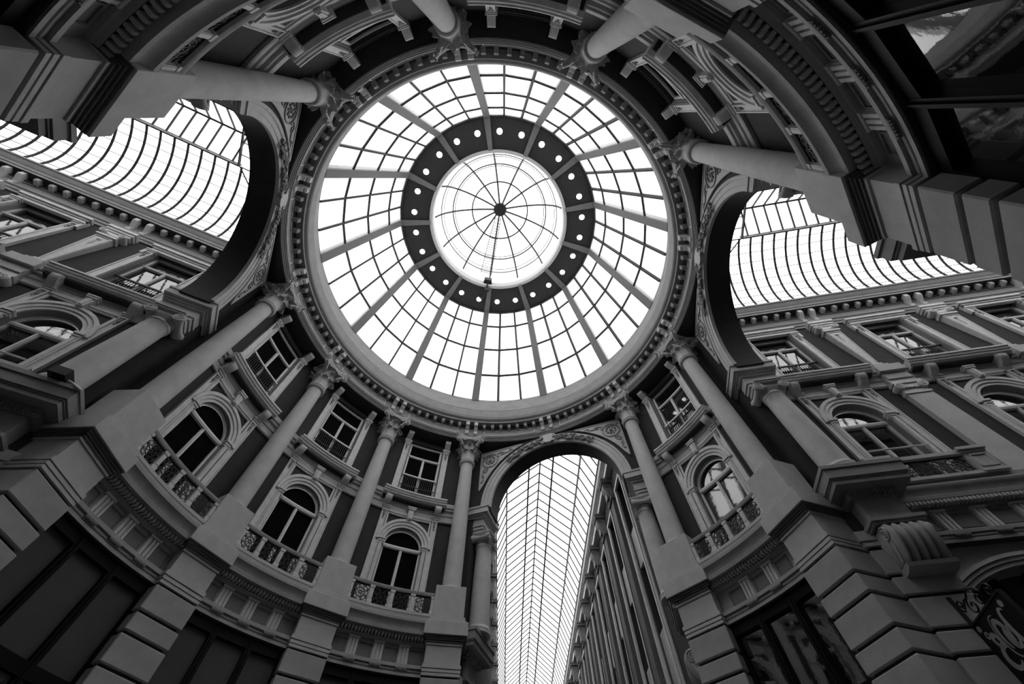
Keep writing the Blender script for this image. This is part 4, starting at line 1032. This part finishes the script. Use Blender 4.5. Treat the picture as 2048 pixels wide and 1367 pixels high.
        rpn = cached(('vrpn', e), lambda: MB().raw([(0, e * BW, BZ + .30), (PITCH_V, e * BW, BZ + .30), (PITCH_V, 0, RZ_ + .04), (0, 0, RZ_ + .04), (0, e * BW, BZ + .31), (PITCH_V, e * BW, BZ + .31), (PITCH_V, 0, RZ_ + .05), (0, 0, RZ_ + .05)], [(0, 1, 2, 3), (7, 6, 5, 4), (0, 4, 5, 1), (1, 5, 6, 2), (2, 6, 7, 3), (3, 7, 4, 0)]), 'lantern_pane', ROOFGLASS)
        for j in range(NV + 1):
            x = j * PITCH_V; put('vault_rib', rbm, v, (x, 0, 0))
            if x > 2.5: put('lantern_rafter', rf, v, (x, 0, 0)); put('lantern_pane', rpn, v, (x, 0, 0))
        purl = MB()
        for f in fr[1:-1]:
            p = vp(e, f, 0); purl.bar((0, p[1], p[2]), (NV * PITCH_V, p[1], p[2]), .02, .02)
        put('purlins', purl.mesh('purlins', BARSTEEL), v)
        def vpane(f0, f1, L):
            a, b2 = vp(e, f0, 0), vp(e, f1, 0); o = .04
            A = [(0, a[1] + e * o, a[2] + o), (L, a[1] + e * o, a[2] + o), (L, b2[1] + e * o, b2[2] + o), (0, b2[1] + e * o, b2[2] + o)]
            return MB().raw(A + [(x, y + e * .008, z + .008) for x, y, z in A], [(0, 1, 2, 3), (7, 6, 5, 4), (0, 4, 5, 1), (1, 5, 6, 2), (2, 6, 7, 3), (3, 7, 4, 0)])
        for i in range(9):
            if vis:
                m = cached(('vpn', e, i), lambda: vpane(fr[i], fr[i + 1], PITCH_V), 'vault_pane', ROOFGLASS)
                for j in range(28): put('vault_pane', m, v, (j * PITCH_V, 0, 0))
                put('far_panes', cached(('vpf', e, i), lambda: vpane(fr[i], fr[i + 1], PITCH_V * 14), 'far_panes', ROOFGLASS), v, (28 * PITCH_V, 0, 0))['kind'] = 'stuff'
            else:
                put('hidden_panes', cached(('vph', e, i), lambda: vpane(fr[i], fr[i + 1], PITCH_V * 42), 'hidden_panes', ROOFGLASS), v)['kind'] = 'stuff'
    put('ridge_bar', cached('vridge', lambda: MB().bar((2.6, 0, RZ_), (NV * PITCH_V, 0, RZ_), .07, .08), 'ridge_bar', IRON), v)
    def hip():
        b = MB()
        for e in (-1, 1):
            b.tube([(2.75, 0, RZ_), (2.2, e * BW, BZ + .1), (1.2, e * 2.0, BZ - .25), (.1, e * 3.0, .9)], .03, 5)
            b.bar((2.2, e * BW, BZ), (0, e * BW, BZ), .035, .05)
        b.bar((2.2, -BW, BZ), (2.2, BW, BZ), .05, .06)
        for y in (-.5, 0, .5): b.bar((2.2, y, BZ), (0, y, BZ), .03, .04); b.bar((2.2, y, BZ), (2.75, y * .1, RZ_), .025, .03)
        for x in (.5, 1.05, 1.6): b.bar((x, -BW, BZ), (x, BW, BZ), .025, .03)
        return b
    put('hip_bars', cached('vhip', hip, 'hip_bars', BARSTEEL), v)
    def hipglass():
        b = MB(); b.box(0, 2.2, -BW, BW, BZ + .05, BZ + .06)
        b.raw([(2.2, -BW, BZ + .3), (2.2, BW, BZ + .3), (2.75, 0, RZ_ + .04)], [(0, 1, 2)]); return b
    put('hip_glass', cached('vhipg', hipglass, 'hip_glass', ROOFGLASS), v)

# ------------------------------------------------------------------ front arcade
n, t = arcade_basis(FRONT_DIR); CX, FW, FP = 2.82, 3.22, 2.72
def f_wall():
    b = MB(flat(0)); h = FP / 2; w = .52
    for e in (-1, 1): b.box(*((w, h) if e > 0 else (-h, -w)), -.4, 0, 0, 17.3)
    b.box(-w, w, -.4, 0, 0, 4.0).box(-w, w, -.4, 0, 15.5, 17.3).box(-w, w, -.4, -.18, 6.9, 9.2).box(-w, w, -.4, -.18, 11.55, 13.15); return b
def f_surround():
    b = MB(flat(0))
    for e in (-1, 1): b.box(*((.52, .62) if e > 0 else (-.62, -.52)), -.05, .09, 4.0, 15.6)
    for e in (-1, 1): b.box(*((.74, .80) if e > 0 else (-.80, -.74)), 0, .06, 4.0, 15.6)
    b.box(-.66, .66, -.05, .11, 15.5, 15.62); return b
def f_spandrel():
    b = MB(flat(0))
    for z0, z1 in ((6.95, 9.18), (11.58, 13.12)): b.box(-.51, .51, -.2, -.08, z0, z1)
    return b
def f_pil():
    b = MB(flat(0)); b.box(-.34, .34, 0, .16, 0, 15.55).box(-.37, -.33, 0, .19, 0, 15.55).box(.33, .37, 0, .19, 0, 15.55).box(-.42, .42, 0, .24, 15.45, 15.58); return b
def f_brk():
    b = MB(flat(15.5)); b.sprism([(0, 15.58), (.20, 15.58), (.26, 15.66), (.30, 15.80), (.28, 15.95), (.36, 16.05), (.46, 16.2), (.48, 16.35), (.44, 16.5), (0, 16.5)], -.24, .24)
    b.box(-.36, .36, 0, .52, 16.5, 16.62).box(-.40, .40, 0, .56, 16.62, 16.72); return b
def f_vol():
    b = MB(flat(15.5))
    for e in (-1, 1): b.tube([(e * .25, .30 + .10 * (1 - .8 * i / 12) * cos(i * .7), 16.3 + .10 * (1 - .8 * i / 12) * sin(i * .7)) for i in range(13)], .02, 4)
    b.box(-.17, .17, .30, .36, 15.6, 15.95); return b
NUMW = 'first second third fourth fifth sixth seventh eighth ninth tenth eleventh twelfth thirteenth fourteenth fifteenth sixteenth seventeenth eighteenth nineteenth'.split()
for sg, nm in ((1, 'right'), (-1, 'left')):
    phi = rad(FRONT_DIR) + (-PI / 2 if sg > 0 else PI / 2)
    for k in range(19):
        d = 9.56 + FP * k; P = n * d + t * (CX + sg * FW)
        wh = '%s wall of the front passage, %s from the rotunda' % (nm, NUMW[k])
        if not (sg < 0 and k == 0):
            tag(put('wall_passage', cached('pw', f_wall, 'wall_passage', WALL), None, (P.x, P.y, 0), phi), 'dark wall strip, %s' % wh, 'wall', kind='structure')
            w = thing('window_%d' % nextwin(), (P.x, P.y, 4.0), phi, 'tall narrow window stack with pale spandrels, %s' % wh, 'window', kind='structure')
            put('surround', cached('fsur', f_surround, 'surround', TRIM), w, (0, 0, -4.0)); put('spandrels', cached('fspn', f_spandrel, 'spandrels', STONE), w, (0, 0, -4.0))
            for j, (z0, z1) in enumerate(((4.0, 6.95), (9.18, 11.58), (13.12, 15.5))):
                put('pane', cached(('fpn', j), lambda: MB(flat(0)).box(-.52, .52, -.3, -.25, z0, z1), 'pane', BLIND), w, (0, 0, -4.0))
        Q = n * (d + FP / 2) + t * (CX + sg * FW)
        if k < 18:
            h = thing('giant_pilaster', (Q.x, Q.y, 0), phi, 'plain giant pilaster with scroll bracket, %s wall of front passage, %s from rotunda' % (nm, NUMW[k]), 'pilaster', 'giant pilasters of the front arcade')
            put('shaft', cached('fpil', f_pil, 'shaft', PILDARK), h); br = put('bracket', cached('fbrk', f_brk, 'bracket', FRIEZE), h, (0, 0, 15.5)); put('bracket_scroll', cached('fvol', f_vol, 'bracket_scroll', FRIEZE, 60), br)
    y0, y1 = (7.05, 8.25) if sg > 0 else (9.05, 10.95)
    Q = n * ((y0 + y1) / 2) + t * (CX + sg * FW)
    tag(put('wall_return', MB(flat(0)).box(-(y1 - y0) / 2, (y1 - y0) / 2, -.5, 0, 0, 17.3).mesh('wall_return', WALL), None, (Q.x, Q.y, 0), phi), 'short dark wall return behind the %s jamb of the front arch' % nm, 'wall', kind='structure')
    mid = n * 33.5 + t * (CX + sg * FW)
    tag(put('trim_gutter', cached('fgut', lambda: MB(flat(16.6)).sweep([(0, 16.72), (.30, 16.72), (.30, 16.95), (.10, 17.0), (.10, 17.25), (.45, 17.28), (.47, 17.60), (0, 17.65)], -25.3, 25.3, 1), 'trim_gutter', STONE), None, (mid.x, mid.y, 16.6), phi), 'pale gutter beam along the %s side of the front arcade' % nm, 'gutter', kind='structure')
Q = n * 60 + t * CX
tag(put('wall_end', cached('endw', lambda: MB(flat(0)).box(-4.6, 4.6, -.3, 0, 0, 19), 'wall_end', WALL), None, (Q.x, Q.y, 0), rad(FRONT_DIR)), 'far end wall of the front arcade', 'wall', kind='structure')
FPRO = [(-2.75, 17.6), (-2.13, 19.2), (-.74, 20.4), (0, 21.0), (.74, 20.4), (2.13, 19.2), (2.75, 17.6)]
org = n * 9.0 + t * CX
v = thing('glass_vault', (org.x, org.y, 17.6), rad(FRONT_DIR), 'long faceted glass roof with central ridge over the front arcade', 'glass roof')
PV, NVF = .82, 60
def fp(i, x=0): return (x, -FPRO[i][0], FPRO[i][1] - 17.6)
rf = MB()
for i in range(6): rf.bar(fp(i), fp(i + 1), .055, .06)
rf = rf.mesh('rafter', BARSTEEL)
for j in range(NVF + 1): put('rafter', rf, v, (j * PV, 0, 0))
for i in range(7):
    w = (.10, .10, .10, .085, .10, .10, .10)[i]
    put('purlin', MB().bar(fp(i), fp(i, NVF * PV), w, w).mesh('purlin', (RIBSTEEL, RIBSTEEL, IRON, IRON, IRON, RIBSTEEL, RIBSTEEL)[i]), v)
def fpane(i, L):
    a, b2 = fp(i), fp(i + 1); A = [(0, a[1], a[2] + .05), (L, a[1], a[2] + .05), (L, b2[1], b2[2] + .05), (0, b2[1], b2[2] + .05)]
    return MB().raw(A + [(x, y, z + .01) for x, y, z in A], [(0, 1, 2, 3), (7, 6, 5, 4), (0, 4, 5, 1), (1, 5, 6, 2), (2, 6, 7, 3), (3, 7, 4, 0)])
for i in range(6):
    m = fpane(i, PV).mesh('roof_pane', ROOFGLASS)
    for j in range(48): put('roof_pane', m, v, (j * PV, 0, 0))
    put('far_panes', fpane(i, PV * 12).mesh('far_panes', ROOFGLASS), v, (48 * PV, 0, 0))['kind'] = 'stuff'

# ------------------------------------------------------------------ hanging sign in the right arcade
n, t = arcade_basis(350.3)
P = n * 8.33 + t * (-3.40)
sg = thing('hanging_sign', (P.x, P.y, 3.7), rad(350.3) + PI, 'black hanging sign board with grey lettering and iron scrolls', 'sign')
# local frame: x towards the rotunda, y = lateral into the passage
SW, SH = 1.08, 1.69
ly = Vector((-sin(rad(350.3) + PI), cos(rad(350.3) + PI), 0)).dot(t)
sy = 1 if ly > 0 else -1
def sm(b): b.mp = lambda u, x, z: (x, sy * u, z); return b
put('board', sm(MB()).box(0, SW, -.03, .03, 0, SH).mesh('board', BOARD), sg)
put('edge_trim', sm(MB()).box(-.02, SW + .02, -.035, .045, SH, SH + .03).box(-.03, 0, -.035, .04, 0, SH + .5).box(SW, SW + .03, -.035, .04, 0, SH).mesh('edge_trim', IRON), sg)
def scrolls():
    b = sm(MB())
    def sp(cu, cz, R, a0, turns, dirn, r=.016):
        b.tube([(cu + R * (1 - .8 * i / 20) * cos(a0 + dirn * turns * 2 * PI * i / 20), 0, cz + R * (1 - .8 * i / 20) * sin(a0 + dirn * turns * 2 * PI * i / 20)) for i in range(21)], r, 5)
    sp(.12, SH + .30, .10, -PI / 2, 1.1, -1); sp(.36, SH + .16, .13, PI / 2, 1.2, 1); sp(.60, SH + .17, .14, PI / 2, 1.2, -1); sp(.90, SH + .12, .10, PI / 2, 1.2, -1)
    b.tube([(.02, 0, SH + .36), (.14, 0, SH + .22), (.26, 0, SH + .30), (.36, 0, SH + .29)], .016, 5)
    b.tube([(.36, 0, SH + .29), (.48, 0, SH + .36), (.60, 0, SH + .31), (.74, 0, SH + .20), (.90, 0, SH + .22)], .016, 5)
    return b
put('iron_scroll', scrolls().mesh('iron_scroll', IRON), sg)
def disc(u, v, ru, rv, inner=0.0, tilt=0.0, n_=20):
    b = sm(MB()); pts = []
    for i in range(n_):
        a = 2 * PI * i / n_; pts.append((cos(a), sin(a)))
    def P(k, x): return [(u + (ru * c * cos(tilt) - rv * s_ * sin(tilt)) * k, x, SH - v + (ru * c * sin(tilt) + rv * s_ * cos(tilt)) * k) for c, s_ in pts]
    A, B = P(1, .032), P(1, .040)
    if not inner: b.loops([A, B])
    else:
        C, D = P(inner, .040), P(inner, .032); b.loops([A, B, C, D], cap=False, close=True)
    return b
put('stud', disc(.09, .08, .045, .045).mesh('stud', SIGNINK), sg)
put('stud', disc(.93, .10, .05, .05).mesh('stud', SIGNINK), sg)
put('letter_dot', disc(.145, .20, .05, .055, .45).mesh('letter_dot', SIGNINK), sg)
put('letter_o', disc(.25, .32, .085, .125, .35, .3).mesh('letter_o', SIGNINK), sg)
def cshape(u, v, ru, rv, a0, a1, w0, w1, n_=22):
    b = sm(MB()); rings = []
    for i in range(n_ + 1):
        f = i / n_; a = a0 + (a1 - a0) * f; w = w0 + (w1 - w0) * sin(f * PI); c, s_ = cos(a), sin(a)
        rings.append([(u + (ru - w) * c, .032, SH - v + (rv - w) * s_), (u + (ru + w) * c, .032, SH - v + (rv + w) * s_), (u + (ru + w) * c, .040, SH - v + (rv + w) * s_), (u + (ru - w) * c, .040, SH - v + (rv - w) * s_)])
    return b.loops(rings)
put('letter_c', cshape(.26, .55, .13, .14, .7, 5.6, .012, .045).mesh('letter_c', SIGNINK), sg)
put('script_letter', cshape(.50, .36, .10, .20, -1.2, 4.0, .01, .04).mesh('script_letter', SIGNINK), sg)
put('script_letter', cshape(.60, .42, .08, .12, 0, 6.1, .012, .05).mesh('script_letter', SIGNINK), sg)
put('script_letter', cshape(.80, .36, .10, .24, 1.0, 5.4, .01, .04).mesh('script_letter', SIGNINK), sg)
put('script_letter', cshape(.50, .36, .16, .28, 1.2, 5.2, .008, .012).mesh('script_letter', SIGNINK), sg)

# short pipe end lying on the left cornice block
n, t = arcade_basis(205.9)
P0 = n * 7.55 + t * 2.62
pp = thing('pipe_stub', (P0.x, P0.y, 8.52), rad(205.9), 'short grey pipe poking out over the cornice block below the left arch', 'pipe')
put('tube', MB().tube([(-.02, 0, -.12), (.25, -.05, .02), (.55, -.10, .14)], .03, 10).mesh('tube', TRIM), pp)
put('fixing_block', MB().box(.40, .72, -.28, .12, .02, .22).mesh('fixing_block', IRON), pp)
